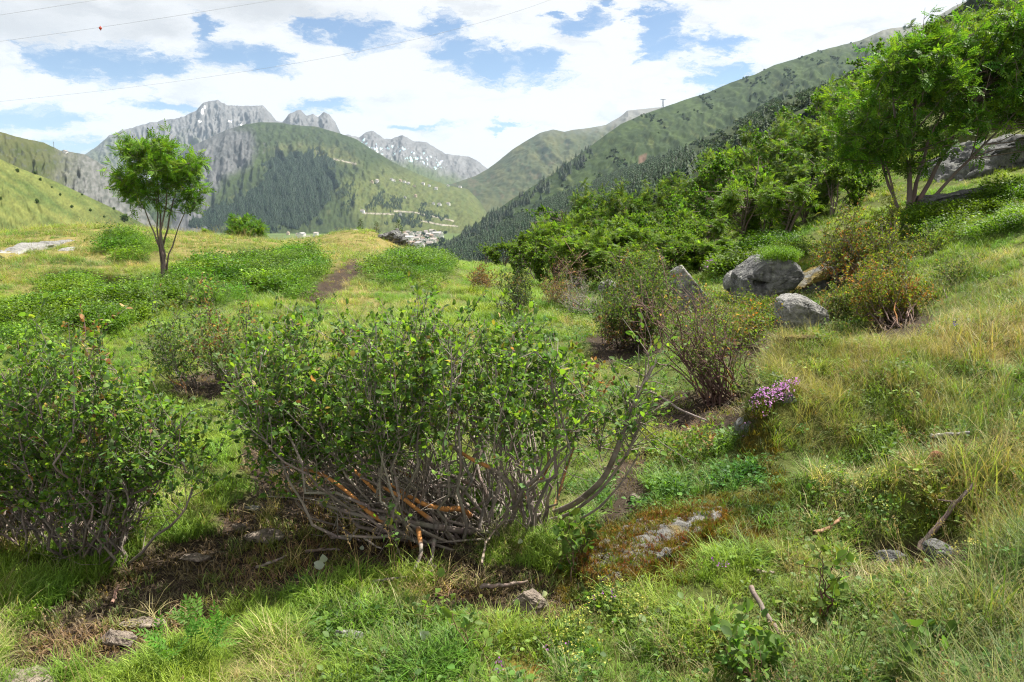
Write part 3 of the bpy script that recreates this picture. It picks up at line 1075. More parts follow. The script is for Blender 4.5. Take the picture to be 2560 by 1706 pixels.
scrub('alder_scrub', 'valley_side', 1500, 7.0, (.06, .092, .031), 'dark alder scrub in bands across the long valley side', .2, 31)
scrub('spur_scrub_cover', 'wooded_spur', 5000, 5.0, (.06, .095, .03), 'green scrub covering the lower spur', -.12, 33, tries=4)
gg = np.random.default_rng(34)
qv = np.stack([gg.uniform(1000, 1115, 110), gg.uniform(562, 622, 110)], 1)
Pv_ = np.array([at(a, b, 125.5 / -(direction(a, b)[2])) for a, b in qv])
scatter('village_trees', SCRUB, Pv_, np.zeros((110, 3)), gg.uniform(7, 15, 110), gg.integers(0, 3, 110), jitter((.04, .07, .026), 110, .08, .25, gg), 'dark garden trees between the village houses', 'trees')


# ---- houses
def house_mesh(name, w, l, h, rh, wall, roof):
    mb = MB()
    W, L2 = w / 2, l / 2
    V = [[-W, -L2, -3], [W, -L2, -3], [W, L2, -3], [-W, L2, -3], [-W, -L2, h], [W, -L2, h], [W, L2, h], [-W, L2, h], [0, -L2, h + rh], [0, L2, h + rh]]
    F = [[0, 1, 5], [0, 5, 4], [1, 2, 6], [1, 6, 5], [2, 3, 7], [2, 7, 6], [3, 0, 4], [3, 4, 7], [4, 5, 8], [6, 7, 9]]
    mb.add(V, F, wall)
    e, o = .6, .8
    for s in (-1, 1):
        a = [s * (W + o), -L2 - e, h - rh * o / W + .15]
        b = [s * (W + o), L2 + e, h - rh * o / W + .15]
        c, d = [0, L2 + e, h + rh + .2], [0, -L2 - e, h + rh + .2]
        mb.add([a, b, c, d], [[0, 1, 2], [0, 2, 3]], roof)
        mb.add([np.add(a, (0, 0, .35)), np.add(b, (0, 0, .35)), np.add(c, (0, 0, .35)), np.add(d, (0, 0, .35))], [[0, 1, 2], [0, 2, 3]], roof)
    for zz in np.arange(1.4, h, 2.8):
        for yy in np.arange(-L2 + 2, L2 - 1, 3.0):
            for s in (-1, 1):
                x = s * (W + .04)
                mb.add([[x, yy - .5, zz - .6], [x, yy + .5, zz - .6], [x, yy + .5, zz + .6], [x, yy - .5, zz + .6]], [[0, 1, 2], [0, 2, 3]], (.06, .06, .07))
    return mb.mesh(name)


HOUSES = [house_mesh('village_house', 10, 13, 6.5, 3.2, (.80, .78, .74), (.20, .18, .17)), house_mesh('village_house', 12, 16, 9.5, 3.6, (.78, .76, .72), (.24, .21, .19)),
          house_mesh('village_house', 9, 11, 6, 3, (.55, .45, .34), (.22, .15, .11)), house_mesh('village_house', 16, 26, 13, 3.5, (.68, .66, .62), (.28, .27, .27))]
for m_ in HOUSES:
    m_.materials.append(M['paint'])


def layer_point(lay, px, py):
    G, rows, nx, Q = LAYERS[lay]
    k = np.argmin(((Q[:rows] - np.array([px, py])) ** 2).sum(2))
    return G[:rows].reshape(-1, 3)[k]


gh = np.random.default_rng(12)
town = [(1005, 604), (1010, 576), (1035, 566), (1080, 574), (1113, 588), (1092, 602), (1082, 620), (1040, 620)]
cnt = 0
spots = []
while cnt < 70:
    px, py = gh.uniform(1000, 1115), gh.uniform(564, 622)
    if not in_poly(np.array([[px, py]]), town)[0]:
        continue
    if any(abs(px - a) < 6.5 and abs(py - b) < 2.6 for a, b in spots):
        continue
    spots.append((px, py))
    d = 125.5 / -(direction(px, py)[2])
    p = at(px, py, d)
    o = link('village_house', HOUSES[gh.choice(4, p=[.4, .3, .22, .08])])
    p[2] = -126
    o.location = p
    o.scale = (1.1,) * 3
    o.rotation_euler = (0, 0, gh.choice([.3, 1.9, .5, 1.6]) + gh.normal(0, .15))
    tag(o, 'small pale house with pitched roof in the valley village', 'house', 'houses of the valley village')
    cnt += 1
for px, py in ((755, 594), (770, 597), (790, 590), (800, 598), (812, 597), (745, 590), (828, 596), (720, 586)):
    d = 125.5 / -(direction(px, py)[2])
    o = link('valley_house', HOUSES[gh.choice(4)])
    o.location = at(px, py, d)
    o.rotation_euler = (0, 0, gh.uniform(0, 3))
    tag(o, 'pale house on the valley floor apart from the village', 'house', 'houses apart from the village')
for px, py, k in ((930, 457, 2), (942, 457, 1), (978, 452, 0), (985, 455, 0), (1002, 455, 2), (1010, 458, 0), (1020, 461, 0), (1058, 462, 0), (1072, 467, 0), (1090, 474, 0), (1012, 497, 0), (1038, 492, 2), (1083, 511, 0), (1098, 514, 0),
                  (1121, 513, 0), (1120, 466, 0), (1150, 470, 0), (905, 532, 0), (1000, 540, 0), (1035, 468, 2)):
    p = layer_point('central_mountain', px, py)
    o = link('alpine_hut', HOUSES[k])
    o.location = p
    o.scale = (1.25,) * 3
    o.rotation_euler = (0, 0, gh.uniform(0, 3))
    tag(o, 'tiny farm building alone on the sunny mountain pasture', 'hut', 'farm buildings on the mountain pasture')
# the cable car masts on the skyline
for px, py, hgt, lab in ((1657, 268, 40, 'lattice cable car mast on the green skyline ridge'), (1568, 292, 36, 'cable car mast on the grey ridge beyond the green slope')):
    d = 2850 if px > 1600 else 6300
    mb = MB()
    h = 26 if px > 1600 else 40
    for sx in (-1, 1):
        for sy in (-1, 1):
            mb.tube([[sx * 3, sy * 3, -6], [sx * .9, sy * .9, h]], [.7, .5], (.12, .12, .13), 4)
    for k in range(4):
        z = h * (k + .5) / 4.5
        w = 3 - 2.1 * z / h
        mb.tube([[-w, -w, z], [w, w, z + 3]], .4, (.12, .12, .13), 4)
        mb.tube([[w, -w, z], [-w, w, z + 3]], .4, (.12, .12, .13), 4)
    o = mb.build('cable_mast', M['paint'])
    mb = MB()
    mb.tube([[-9, 0, h], [9, 0, h]], 1.1, (.12, .12, .13), 5)
    mb.build('crossarm', M['paint'], o)
    o.location = at(px, py, d)
    tag(o, lab, 'mast')
mb = MB()
mb.tube([[0, 0, -4], [0, 0, 14]], [.6, .4], (.12, .12, .12), 5)
o = mb.build('antenna_mast', M['paint'])
mb = MB()
mb.tube([[-1.6, 0, 11], [1.6, 0, 11]], .4, (.12, .12, .12), 4)
mb.build('crossarm', M['paint'], o)
o.location = layer_point('left_ridge', 136, 371)
tag(o, 'thin antenna mast on the rocky ridge skyline', 'mast')
o = link('ridge_hut', HOUSES[0])
o.location = layer_point('left_ridge', 163, 383)
o.location.z -= 1
o.scale = (.8, .8, .8)
tag(o, 'small dark hut standing on the rocky ridge', 'hut')
# dark shrubs dotted over the sunlit slope
ge = np.random.default_rng(15)
for px, py, h in ((44, 432, 3.4), (87, 436, 3), (102, 452, 2.6), (150, 490, 2.2), (94, 510, 3), (225, 530, 2.6), (312, 556, 8), (205, 490, 2), (180, 520, 2.4), (260, 545, 2), (0, 500, 2.6), (285, 525, 3), (130, 470, 1.8)):
    P = layer_point('left_meadow', px, py)
    mb = MB()
    n = 220
    v = ge.normal(size=(n, 3))
    v /= np.linalg.norm(v, axis=1)[:, None]
    v *= ge.uniform(.5, 1, (n, 1)) * np.array([[.45, .45, .5]])
    v[:, 2] += .5
    mb.stamp(LEAFS_V, LEAFS_F, v, basis(ge.normal(size=(n, 3)), ge.normal(size=(n, 3)) + [0, 0, 1]), np.full(n, .26), jitter((.06, .10, .03), n, .1, .3, ge))
    o = mb.build('slope_shrub', M['leaf'])
    mb = MB()
    mb.tube([[0, 0, -.1], [0, 0, .5]], [.04, .02], (.1, .08, .06), 4)
    mb.build('trunk', M['bark'], o)
    o.location = P
    o.scale = (h, h, h)
    tag(o, 'small dark shrub dotted on the sunlit hay meadow slope', 'shrub', 'shrubs on the hay meadow slope')
# overhead cables with a red marker ball
for pts, d, lab in ((((-60, 47), (130, 18), (330, -14)), 170, 'thin overhead cable high in the clouds, topmost of three'), (((-60, 112), (350, 54), (760, -12)), 180, 'thin overhead cable carrying the red marker ball'),
                    (((-60, 259), (250, 228), (550, 189), (830, 143), (1060, 95), (1280, 32), (1420, -18)), 190, 'thin overhead cable, lowest of three, passing above the peaks')):
    P = np.array([at(a, b, d) for a, b in pts])
    f = np.linspace(0, 1, 30)
    s = np.linspace(0, 1, len(P))
    deg = min(2, len(P) - 1)
    path = np.stack([np.polyval(np.polyfit(s, P[:, k], deg), f) for k in range(3)], 1)
    mb = MB()
    mb.tube(path, .026, (.30, .31, .33), 5)
    o = mb.build('overhead_cable', M['paint'])
    tag(o, lab, 'cable', 'overhead cables')
p = at(251, 71, 180)
bm_ = bmesh.new()
bmesh.ops.create_uvsphere(bm_, u_segments=16, v_segments=10, radius=.32)
bmesh.ops.create_cone(bm_, segments=10, radius1=.1, radius2=.1, depth=.9, cap_ends=True)
me = bpy.data.meshes.new('marker_ball')
bm_.to_mesh(me)
bm_.free()
ca = me.color_attributes.new('Col', 'FLOAT_COLOR', 'POINT')
for i_, vtx in enumerate(me.vertices):
    ca.data[i_].color = (.42, .06, .03, 1)
o = link('marker_ball', me, M['paint'])
o.location = p
tag(o, 'small red aircraft warning ball on an overhead cable', 'marker ball')


# ------------------------------------------------------------------ rocks
def hull_rock(name, pts, label, cat='rock', group=None, noise=.03, cuts=5, cols=((.30, .29, .28), (.17, .17, .165), (.36, .36, .31)), seed=0, moss=None, parent=None, sharp=.12, stretch=(1, 1, 1), chip=(.03, .11)):
    """an angular stone from its corner points, split finely and weathered"""
    pts = np.asarray(pts, float)
    c = pts.mean(0)
    c[2] = pts[:, 2].min()
    bm = bmesh.new()
    for p in pts - c:
        bm.verts.new(p)
    r = bmesh.ops.convex_hull(bm, input=bm.verts)
    junk = [g for g in r['geom_interior'] + r['geom_unused'] if isinstance(g, bmesh.types.BMVert)]
    if junk:
        bmesh.ops.delete(bm, geom=list(set(junk)), context='VERTS')
    bmesh.ops.triangulate(bm, faces=bm.faces[:])
    size = np.ptp(pts, axis=0).max()
    for k in range(cuts):
        lim = size / 30
        es = [e for e in bm.edges if e.calc_length() > lim]
        if not es or len(bm.verts) > 9000:
            break
        bmesh.ops.subdivide_edges(bm, edges=es, cuts=1, use_grid_fill=False)
        bmesh.ops.triangulate(bm, faces=bm.faces[:])
        if k < 2:
            bmesh.ops.smooth_vert(bm, verts=bm.verts[:], factor=sharp, use_axis_x=True, use_axis_y=True, use_axis_z=True)
    bm.normal_update()
    V = np.array([v.co for v in bm.verts])
    Nn = np.array([v.normal for v in bm.verts])
    F = np.array([[v.index for v in f.verts] for f in bm.faces if len(f.verts) == 3])
    bm.verts.index_update()
    bm.free()
    # chip it along random planes: flat facets with hard edges
    gc_ = np.random.default_rng(seed + 900)
    for k in range(14):
        nn = gc_.normal(size=3) * np.array([1, 1, .8])
        nn /= np.linalg.norm(nn)
        pr = V @ nn
        lim_ = pr.max() - np.ptp(pr) * gc_.uniform(*chip)
        over = np.maximum(pr - lim_, 0)
        V = V - over[:, None] * nn[None] * .9
    S = V / size * np.array(stretch)
    n1 = ridged(S * 3.1 + seed, 4) - .55
    n2 = fbm(S * 9 + seed * 2, 4, .6)
    n3 = fbm(S * np.array([2.0, 2.0, 9.0]) + seed * 3, 3)
    ck = np.exp(-(pnoise(S * np.array([2.4, 2.4, 4.2]) + seed * 1.7 + .5) / .035) ** 2) + .7 * np.exp(-(pnoise(S * np.array([5.5, 5.5, 8.0]) + seed + 4.5) / .04) ** 2)
    V = V + Nn * (size * noise * (1.5 * n1 + .8 * n2 + 1.0 * n3 - 1.1 * ck))[:, None]
    k = fbm(S * 4 + 3.1 + seed, 4, .6)
    k2 = fbm(S * 13 + 8.1 + seed, 3, .6)
    C = mixc(np.tile(cols[0], (len(V), 1)), np.tile(cols[1], (len(V), 1)), .4 + 1.6 * k + .8 * k2)
    C = mixc(C, np.tile(cols[2], (len(V), 1)), smooth(.15, .4, k2 - .4 * k))
    if moss is not None:
        m = smooth(.1, .5, Nn[:, 2]) * smooth(-.25, .25, k + moss)
        C = mixc(C, np.tile((.15, .11, .02), (len(V), 1)) * (1 + .5 * k2[:, None]), m)
    me = new_mesh(name, V, F, np.clip(C, .02, .7), True)
    o = link(name, me, M['stone'], parent)
    o.location = c
    if parent is None:
        tag(o, label, cat, group)
    return o, V + c, Nn


def outline_rock(name, outline, d, thick, label, seed=0, lean=0.0, sink=.15, **kw):
    """outline in photograph pixels at depth d; thickness goes back into the hill"""
    front = [at(x, y, d) for x, y in outline]
    c = np.mean(front, 0)
    zmin = min(p[2] for p in front)
    pts = []
    for p in front:
        hgt = (p[2] - zmin)
        pts.append(p + np.array([0, lean * hgt, 0]))
        q = c + (p - c) * .82 + np.array([0, thick + lean * hgt, 0.04 * thick])
        pts.append(q)
        pts.append(c + (p - c) * .93 + np.array([0, -.12 * thick + lean * hgt, 0]))
        if hgt < .25 * max(f[2] - zmin for f in front):
            pts.append(p + np.array([0, 0, -sink]))
            pts.append(q + np.array([0, 0, -sink]))
    return hull_rock(name, pts, label, seed=seed, **kw)


def lump_rock(name, px, py, w, h, label, seed=0, depth=None, dx=1.0, **kw):
    """a loose stone lying at a pixel: w, h in metres"""
    p = hit(px, py) if depth is None else ground_at(px, depth)
    g = np.random.default_rng(seed)
    n = 16
    a = g.uniform(0, 6.28, n)
    zz = g.uniform(-.5, 1, n)
    rr = np.sqrt(np.clip(1 - np.clip(zz, -.2, 1) ** 2 * .75, .1, 1)) * g.uniform(.85, 1.1, n)
    pts = np.stack([np.cos(a) * rr * w / 2, np.sin(a) * rr * w / 2 * dx, zz * h], 1) + p
    return hull_rock(name, pts, label, seed=seed, **kw)


PALE = ((.27, .265, .25), (.14, .14, .135), (.33, .325, .29))
EARTHY = ((.25, .205, .165), (.15, .12, .10), (.30, .26, .21))
GREY = ((.155, .155, .152), (.075, .075, .075), (.215, .22, .19))

# the boulders on the slope
big, bigV, bigN = outline_rock('boulder', [(1852, 730), (1858, 700), (1885, 678), (1925, 652), (1950, 645), (1985, 650), (2012, 668), (2022, 690), (1990, 712), (1950, 732), (1900, 748), (1866, 750)], 11.6, .9,
                               'large slanting grey boulder with a dark notch and grass on top', seed=1, noise=.02, cols=GREY, lean=.25, cuts=6, chip=(.005, .03), sharp=.06)
# its dark notch is a real recess: a wedge pushed into the face
me = big.data
Vn = np.empty(len(me.vertices) * 3, np.float32)
me.vertices.foreach_get('co', Vn)
Vn = Vn.reshape(-1, 3) + np.array(big.location, np.float32)
qn = to_px(Vn)
front_ = np.array([v.normal.y < .1 for v in me.vertices])
dn = soft_poly(qn, [(1886, 704), (1900, 709), (1918, 711), (1908, 719), (1892, 722), (1886, 714)], 4) * front_
Vn[:, 1] += dn * .13
Vn[:, 2] += dn * .05
me.vertices.foreach_set('co', (Vn - np.array(big.location, np.float32)).ravel())
me.update()
outline_rock('boulder', [(1905, 752), (1960, 738), (2020, 712), (2070, 690), (2130, 660), (2160, 690), (2120, 740), (2040, 770), (1950, 778)], 11.9, 1.0, 'mossy lower rock shelf under the big slanting boulder', seed=5, noise=.03, cols=GREY, moss=.1)
outline_rock('boulder', [(1958, 812), (1956, 765), (1964, 754), (1990, 750), (2015, 742), (2040, 750), (2068, 762), (2072, 800), (2060, 822)], 9.3, .55, 'blocky pale grey boulder with flat cracked top beside the grass', seed=2, noise=.02, cols=PALE)
outline_rock('boulder', [(1672, 700), (1680, 672), (1692, 652), (1702, 650), (1724, 684), (1750, 718), (1778, 752), (1760, 765), (1700, 758)], 10.8, .25, 'pointed leaning rock slab behind the dry twiggy shrub', seed=3, noise=.02, cols=PALE, lean=.1)
outline_rock('boulder', [(1495, 722), (1505, 708), (1528, 702), (1545, 712), (1545, 728), (1510, 732)], 12.5, .3, 'small whitish rock half hidden in shrubs', seed=4, cols=PALE)
outline_rock('boulder', [(1815, 712), (1828, 690), (1850, 676), (1868, 676), (1862, 690), (1835, 720)], 12.6, .4, 'narrow pale rock poking out by the big boulder', seed=6, cols=PALE)
outline_rock('rock_outcrop', [(2330, 500), (2380, 440), (2420, 385), (2470, 350), (2560, 335), (2700, 320), (2700, 520), (2500, 505), (2400, 510)], 17.5, 2.0, 'big grey rock outcrop behind the large rowan tree', seed=7, noise=.03, cols=GREY, stretch=(1, 1, 3))
outline_rock('rock_slab', [(2240, 545), (2300, 505), (2350, 490), (2440, 478), (2560, 465), (2600, 500), (2560, 520), (2400, 540), (2300, 560)], 14.6, .8, 'long flat layered grey rock slab at the foot of the large rowan tree', seed=8, noise=.025, cols=GREY, stretch=(1, 1, 4))
outline_rock('rock_outcrop', [(935, 598), (960, 585), (985, 580), (1005, 592), (1018, 610), (1022, 616), (990, 612), (950, 606)], 44.0, 1.2, 'grey jumbled rock outcrop on top of the grassy knoll', seed=9, noise=.09, cols=GREY)
outline_rock('rock_outcrop', [(868, 578), (890, 573), (905, 578), (895, 583)], 45.5, .5, 'flat pale rock lying on the knoll top by the small spruces', seed=10, cols=PALE)
# flat bedrock slab on the left rise
pl = [hit(x, y) for x, y in ((-40, 655), (40, 640), (110, 622), (170, 606), (205, 598), (180, 595), (120, 604), (60, 615), (0, 630), (-40, 640))]
pts = []
for p in pl:
    pts += [p + [0, 0, .05], p + [0, 0, -.25]]
hull_rock('rock_slab', pts, 'flat pale bedrock slab in the grass of the rise', seed=11, noise=.012, cols=PALE)
pl = [hit(x, y) for x, y in ((130, 632), (180, 618), (205, 620), (170, 634))]
hull_rock('rock_slab', [p + [0, 0, z] for p in pl for z in (.04, -.2)], 'small flat rock beside the larger bedrock slab', seed=12, noise=.012, cols=PALE)

# stones of the foreground
block, _, _ = outline_rock('rock', [(1862, 1085), (1868, 1066), (1890, 1058), (1915, 1070), (1925, 1120), (1915, 1185), (1890, 1195), (1872, 1140)], 4.42, .35, 'upright grey stone block set under the turf edge', seed=13, noise=.03, cols=((.17, .17, .17), (.10, .10, .10), (.22, .22, .2)), sink=.1)
pl = [hit(x, y) for x, y in ((1450, 1420), (1470, 1480), (1560, 1470), (1640, 1430), (1720, 1380), (1800, 1310), (1815, 1280), (1760, 1285), (1620, 1320), (1530, 1360))]
hs = [.05, .03, .05, .06, .06, .04, .03, .05, .08, .07]
pts = []
for p, h in zip(pl, hs):
    pts += [p + [0, 0, h], p + [0, 0, -.1]]
mossrock, mrV, mrN = hull_rock('mossy_rock', pts, 'low pale rock overgrown with orange brown moss beside the path', seed=14, noise=.03, cols=((.19, .185, .175), (.10, .10, .095), (.25, .245, .23)), moss=-.35, chip=(.01, .04))
# name, px, py, width, height, seed, depth ratio, palette, label
for nm, px, py, w, h, sd, dx, cl, lab in (
        ('stone', 1320, 1520, .17, .10, 21, .8, EARTHY, 'brown angular stone by the sticks in front of the shrub'),
        ('stone', 872, 1600, .13, .055, 22, .6, PALE, 'pale grey stone lying in grass, lower end of the foreground'),
        ('stone', 752, 1592, .05, .03, 23, .8, PALE, 'very small pale stone in grass near a larger grey one'),
        ('stone', 600, 1320, .09, .05, 24, .8, EARTHY, 'small rounded brown stone at the edge of bare soil'),
        ('stone', 628, 1272, .13, .022, 25, .45, PALE, 'thin pale flat stone like a chip on flattened grass'),
        ('stone', 660, 1345, .27, .03, 26, .7, EARTHY, 'flat brown stone set flush in shaded soil'),
        ('stone', 480, 1398, .22, .02, 27, .4, EARTHY, 'long thin flat stone edge in the shaded soil'),
        ('stone', 290, 1600, .20, .03, 28, .6, EARTHY, 'flat grey brown stone sunk in the dark soil'),
        ('stone', 350, 1560, .24, .02, 29, .35, EARTHY, 'narrow ledge of stone across the dark soil'),
        ('stone', 60, 1712, .36, .03, 30, .6, EARTHY, 'flat bare stone at the trampled soil corner'),
        ('stone', 2345, 1390, .22, .07, 31, .7, GREY, 'grey stone in the dark hollow under the stick'),
        ('stone', 2230, 1400, .20, .06, 32, .7, GREY, 'dark mossy stone inside the hollow of the bank'),
        ('stone', 2340, 1150, .10, .05, 33, .8, ((.30, .12, .08), (.22, .09, .06), (.35, .2, .15)), 'reddish brown stone in the grass of the bank'),
        ('stone', 555, 945, .22, .10, 34, .7, PALE, 'pale stone lying under the thin grey shrub'),
        ('stone', 905, 985, .30, .10, 35, .7, ((.33, .27, .24), (.22, .18, .16), (.36, .31, .28)), 'pinkish stone seen through the twigs of the big shrub'),
        ('stone', 1590, 1245, .09, .03, 36, .7, EARTHY, 'small stone on the narrow dirt path'),
        ('stone', 350, 1670, .06, .03, 37, .8, PALE, 'small grey stone on the edge of dark soil and grass'),
        ('stone', 735, 1700, .09, .04, 38, .7, EARTHY, 'small brown stone at the foot of a grass clump'),
        ('stone', 1190, 1690, .08, .03, 39, .7, PALE, 'small pale stone in the mossy patch'),
        ('stone', 2180, 905, .16, .03, 40, .6, PALE, 'flat pale stone on the mossy crest of the bank'),
        ('stone', 2010, 860, .34, .07, 41, .5, ((.16, .12, .04), (.10, .08, .03), (.2, .17, .05)), 'moss covered ledge stone below the pale boulder'),
        ('stone', 1970, 1000, .12, .05, 42, .6, GREY, 'small grey stone by the pink flower cushion'),
):
    lump_rock(nm, px, py, w, h, lab, seed=sd, dx=dx, cols=cl, noise=.035)


# ------------------------------------------------------------------ woody plants
def arc(B, T, bow, g, k=9, wob=.03, droop=0.0):
    """path from B to T that leaves outwards and turns up"""
    B, T = np.asarray(B, float), np.asarray(T, float)
    d = T - B
    L = np.linalg.norm(d)
    h = np.array([d[0], d[1], 0])
    c1 = B + h * bow + np.array([0, 0, d[2] * (.12 + .2 * (1 - bow))])
    c2 = B + h * min(.95, bow + .35) + np.array([0, 0, d[2] * (.5 + droop)])
    t = np.linspace(0, 1, k)[:, None]
    p = (1 - t) ** 3 * B + 3 * (1 - t) ** 2 * t * c1 + 3 * (1 - t) * t * t * c2 + t ** 3 * T
    w = np.cumsum(g.normal(0, 1, (k, 3)), 0) * wob * L * .35
    w -= w[0] + (w[-1] - w[0]) * t
    return p + w


def bark_cols(base, k, g, bare=None, lo=.0, hi=.0):
    c = np.asarray(base)[None] * np.exp(g.normal(0, .18, (k, 1))) * (1 + g.normal(0, .04, (k, 3)))
    if bare is not None:
        t = np.linspace(0, 1, k)
        m = (t > lo) & (t < hi)
        c[m] = np.asarray(bare)[None] * np.exp(g.normal(0, .15, (m.sum(), 1)))
    return np.clip(c, .01, .8)


GREENS = [(3, (.07, .135, .024)), (3.5, (.105, .185, .055)), (2.8, (.15, .26, .03)), (1.6, (.21, .32, .04)), (.2, (.28, .27, .05))]
DRYLEAF = [(2, (.26, .16, .07)), (1, (.18, .08, .035)), (2, (.34, .25, .12)), (1, (.14, .06, .03))]


def shrub(name, label, bases, crown, d, half, g, stems=30, twigs=9, leaves=8, leaf_len=.036, r0=.011, twig_len=.26, palette=GREENS, dry=.07, bark=(.15, .12, .10), bow=.45,
          bare_stems=0.1, leaf_from=.35, group=None, single=0, cat='shrub', sub=2, simple=False, top_bias=0.0, up=.5, drypal=DRYLEAF, twig_from=.35, low_twigs=0):
    """a multi-stemmed shrub: stems rise from the bases into the crown outline (pixels, at depth d +- half)"""
    bases = [np.asarray(b, float) for b in bases]
    root = np.mean(bases, 0)
    T = []
    poly = np.array(crown, float)
    lo, hi = poly.min(0), poly.max(0)
    while len(T) < stems:
        q = g.uniform(lo, hi)
        if top_bias and g.uniform() < top_bias * (q[1] - lo[1]) / (hi[1] - lo[1]):
            continue
        if in_poly(q[None], crown)[0]:
            T.append(at(q[0], q[1], d + g.uniform(-half, half)))
    e = empty(name, root, label, cat, group)
    tw, dryleaf = MB(), []
    lp, la, ln, ls, lc = [], [], [], [], []
    for t in T:
        hdir = np.array([t[0] - root[0], 0, 0])
        b = min(bases, key=lambda q: abs(q[0] - t[0]) * g.uniform(.5, 1.5)) + np.append(g.normal(0, .04, 2), -.03)
        path = arc(b, t, bow * g.uniform(.6, 1.25), g, 11, .11)
        k = len(path)
        bare = g.uniform() < bare_stems
        lo_ = g.uniform(.05, .3)
        mb = MB()
        rr = r0 * g.uniform(.55, 1.25)
        mb.tube(path, np.linspace(rr, rr * .28, k), bark_cols(bark, k, g, (.34, .16, .06) if bare else None, lo_, lo_ + g.uniform(.15, .4)), 6)
        so = mb.build('stem', M['bark'], None, True)
        so.location = -root
        so.parent = e
        tips = [(path, rr * .4)]
        for _ in range(low_twigs):
            i = int(g.integers(1, max(2, int(k * .6))))
            dv = (path[i + 1] - path[i]) / (np.linalg.norm(path[i + 1] - path[i]) + 1e-9) * .7 + g.normal(0, .6, 3) + np.array([0, 0, .45])
            dv /= np.linalg.norm(dv)
            L = twig_len * g.uniform(.5, 1.6)
            tw.tube(np.array([path[i], path[i] + dv * L * .5 + g.normal(0, .02, 3), path[i] + dv * L + g.normal(0, .03, 3)]), [rr * .3, rr * .2, rr * .1], bark_cols(bark, 3, g), 4)
        for _ in range(twigs):
            s = g.uniform(twig_from, 1.0)
            i = min(int(s * (k - 1)), k - 2)
            p = path[i] + (path[i + 1] - path[i]) * (s * (k - 1) - i)
            tan = path[i + 1] - path[i]
            tan /= np.linalg.norm(tan) + 1e-9
            dv = tan * .8 + g.normal(0, .6, 3) + np.array([0, 0, up])
            dv /= np.linalg.norm(dv)
            L = twig_len * g.uniform(.4, 1.15)
            m = p + dv * L * .5 + g.normal(0, .02, 3)
            q = p + dv * L + np.array([0, 0, .12 * L]) + g.normal(0, .03, 3)
            tp = np.array([p, m, q])
            tw.tube(tp, [rr * .3, rr * .22, rr * .12], bark_cols(bark, 3, g), 3)
            tips.append((tp, rr * .15))
            for _s in range(sub):
                f = g.uniform(.25, .9)
                p2 = tp[0] + (tp[2] - tp[0]) * f
                d2 = dv * .7 + g.normal(0, .6, 3) + np.array([0, 0, .25])
                d2 /= np.linalg.norm(d2)
                L2 = L * g.uniform(.3, .6)
                t2 = np.array([p2, p2 + d2 * L2 * .5 + g.normal(0, .008, 3), p2 + d2 * L2])
                tw.tube(t2, [rr * .16, rr * .12, rr * .08], bark_cols(bark, 3, g), 3)
                tips.append((t2, rr * .1))
        dead = g.uniform() < dry * .8
        for j, (tp, r_) in enumerate(tips):
            n = leaves if j else leaves
            f = g.uniform(leaf_from if j else .72, 1.0, n)
            ii = np.minimum((f * (len(tp) - 1)).astype(int), len(tp) - 2)
            fr = (f * (len(tp) - 1) - ii)[:, None]
            p = tp[ii] * (1 - fr) + tp[ii + 1] * fr
            tan = tp[ii + 1] - tp[ii]
            tan /= np.linalg.norm(tan, axis=1)[:, None] + 1e-9
            ax = tan * .6 + g.normal(0, .65, (n, 3)) + np.array([0, 0, .1])
            nn = g.normal(0, .55, (n, 3)) + np.array([0, 0, 1.0])
            keep = np.ones(n, bool)
            lp.append(p[keep])
            la.append(ax[keep])
            ln.append(nn[keep])
            ls.append(leaf_len * np.clip(g.lognormal(-.12, .3, n), .35, 1.5))
            isdry = (g.uniform(size=n) < (.7 if dead else dry * .35))[:, None]
            lc.append(np.where(isdry, pick_cols(drypal, n, g), pick_cols(palette, n, g)))
    lp, la, ln, ls, lc = map(np.concatenate, (lp, la, ln, ls, lc))
    ax = la / (np.linalg.norm(la, axis=1)[:, None])
    R = basis(ax, ln)
    base_off = lp - root
    tv, tf = (LEAFS_V, LEAFS_F) if simple else (LEAFM_V, LEAFM_F)
    drym = lc[:, 0] > lc[:, 1] * 1.15
    o = tw.build('twigs', M['bark'], None, False)
    o.location = -root
    o.parent = e
    tag(o, kind='stuff')
    n = len(lp)
    sel = np.zeros(n, bool)
    if single:
        # the leaves that show largest: nearest the viewer on the outside of the crown
        score = lp[:, 1] - 2.0 * ls / leaf_len * .2 + g.normal(0, .1, n)
        sel[np.argsort(score)[:single]] = True
        sel &= ~drym
    for nm, msk in (('foliage', ~drym & ~sel), ('dry_leaves', drym)):
        if msk.sum() == 0:
            continue
        mb = MB()
        mb.stamp(tv, tf, base_off[msk], R[msk], ls[msk], lc[msk])
        tag(mb.build(nm, M['leaf'], e), kind='stuff')
    if single:
        meshes = []
        for k in range(6):
            mb = MB()
            mb.add(LEAF_V * np.array([1 + .1 * k - .2, 1, 1 + .5 * g.normal()]), LEAF_F, pick_cols(palette, 1, g)[0])
            me = mb.mesh('leaf')
            me.materials.append(M['leaf'])
            meshes.append(me)
        import mathutils
        for i in np.nonzero(sel)[0]:
            o = bpy.data.objects.new('leaf', meshes[int(g.integers(0, 6))])
            COL.objects.link(o)
            o.parent = e
            m4 = np.eye(4)
            m4[:3, :3] = R[i] * ls[i]
            m4[:3, 3] = base_off[i]
            o.matrix_local = mathutils.Matrix(m4.tolist())
    return e


def R_(s):
    return np.random.default_rng(s)


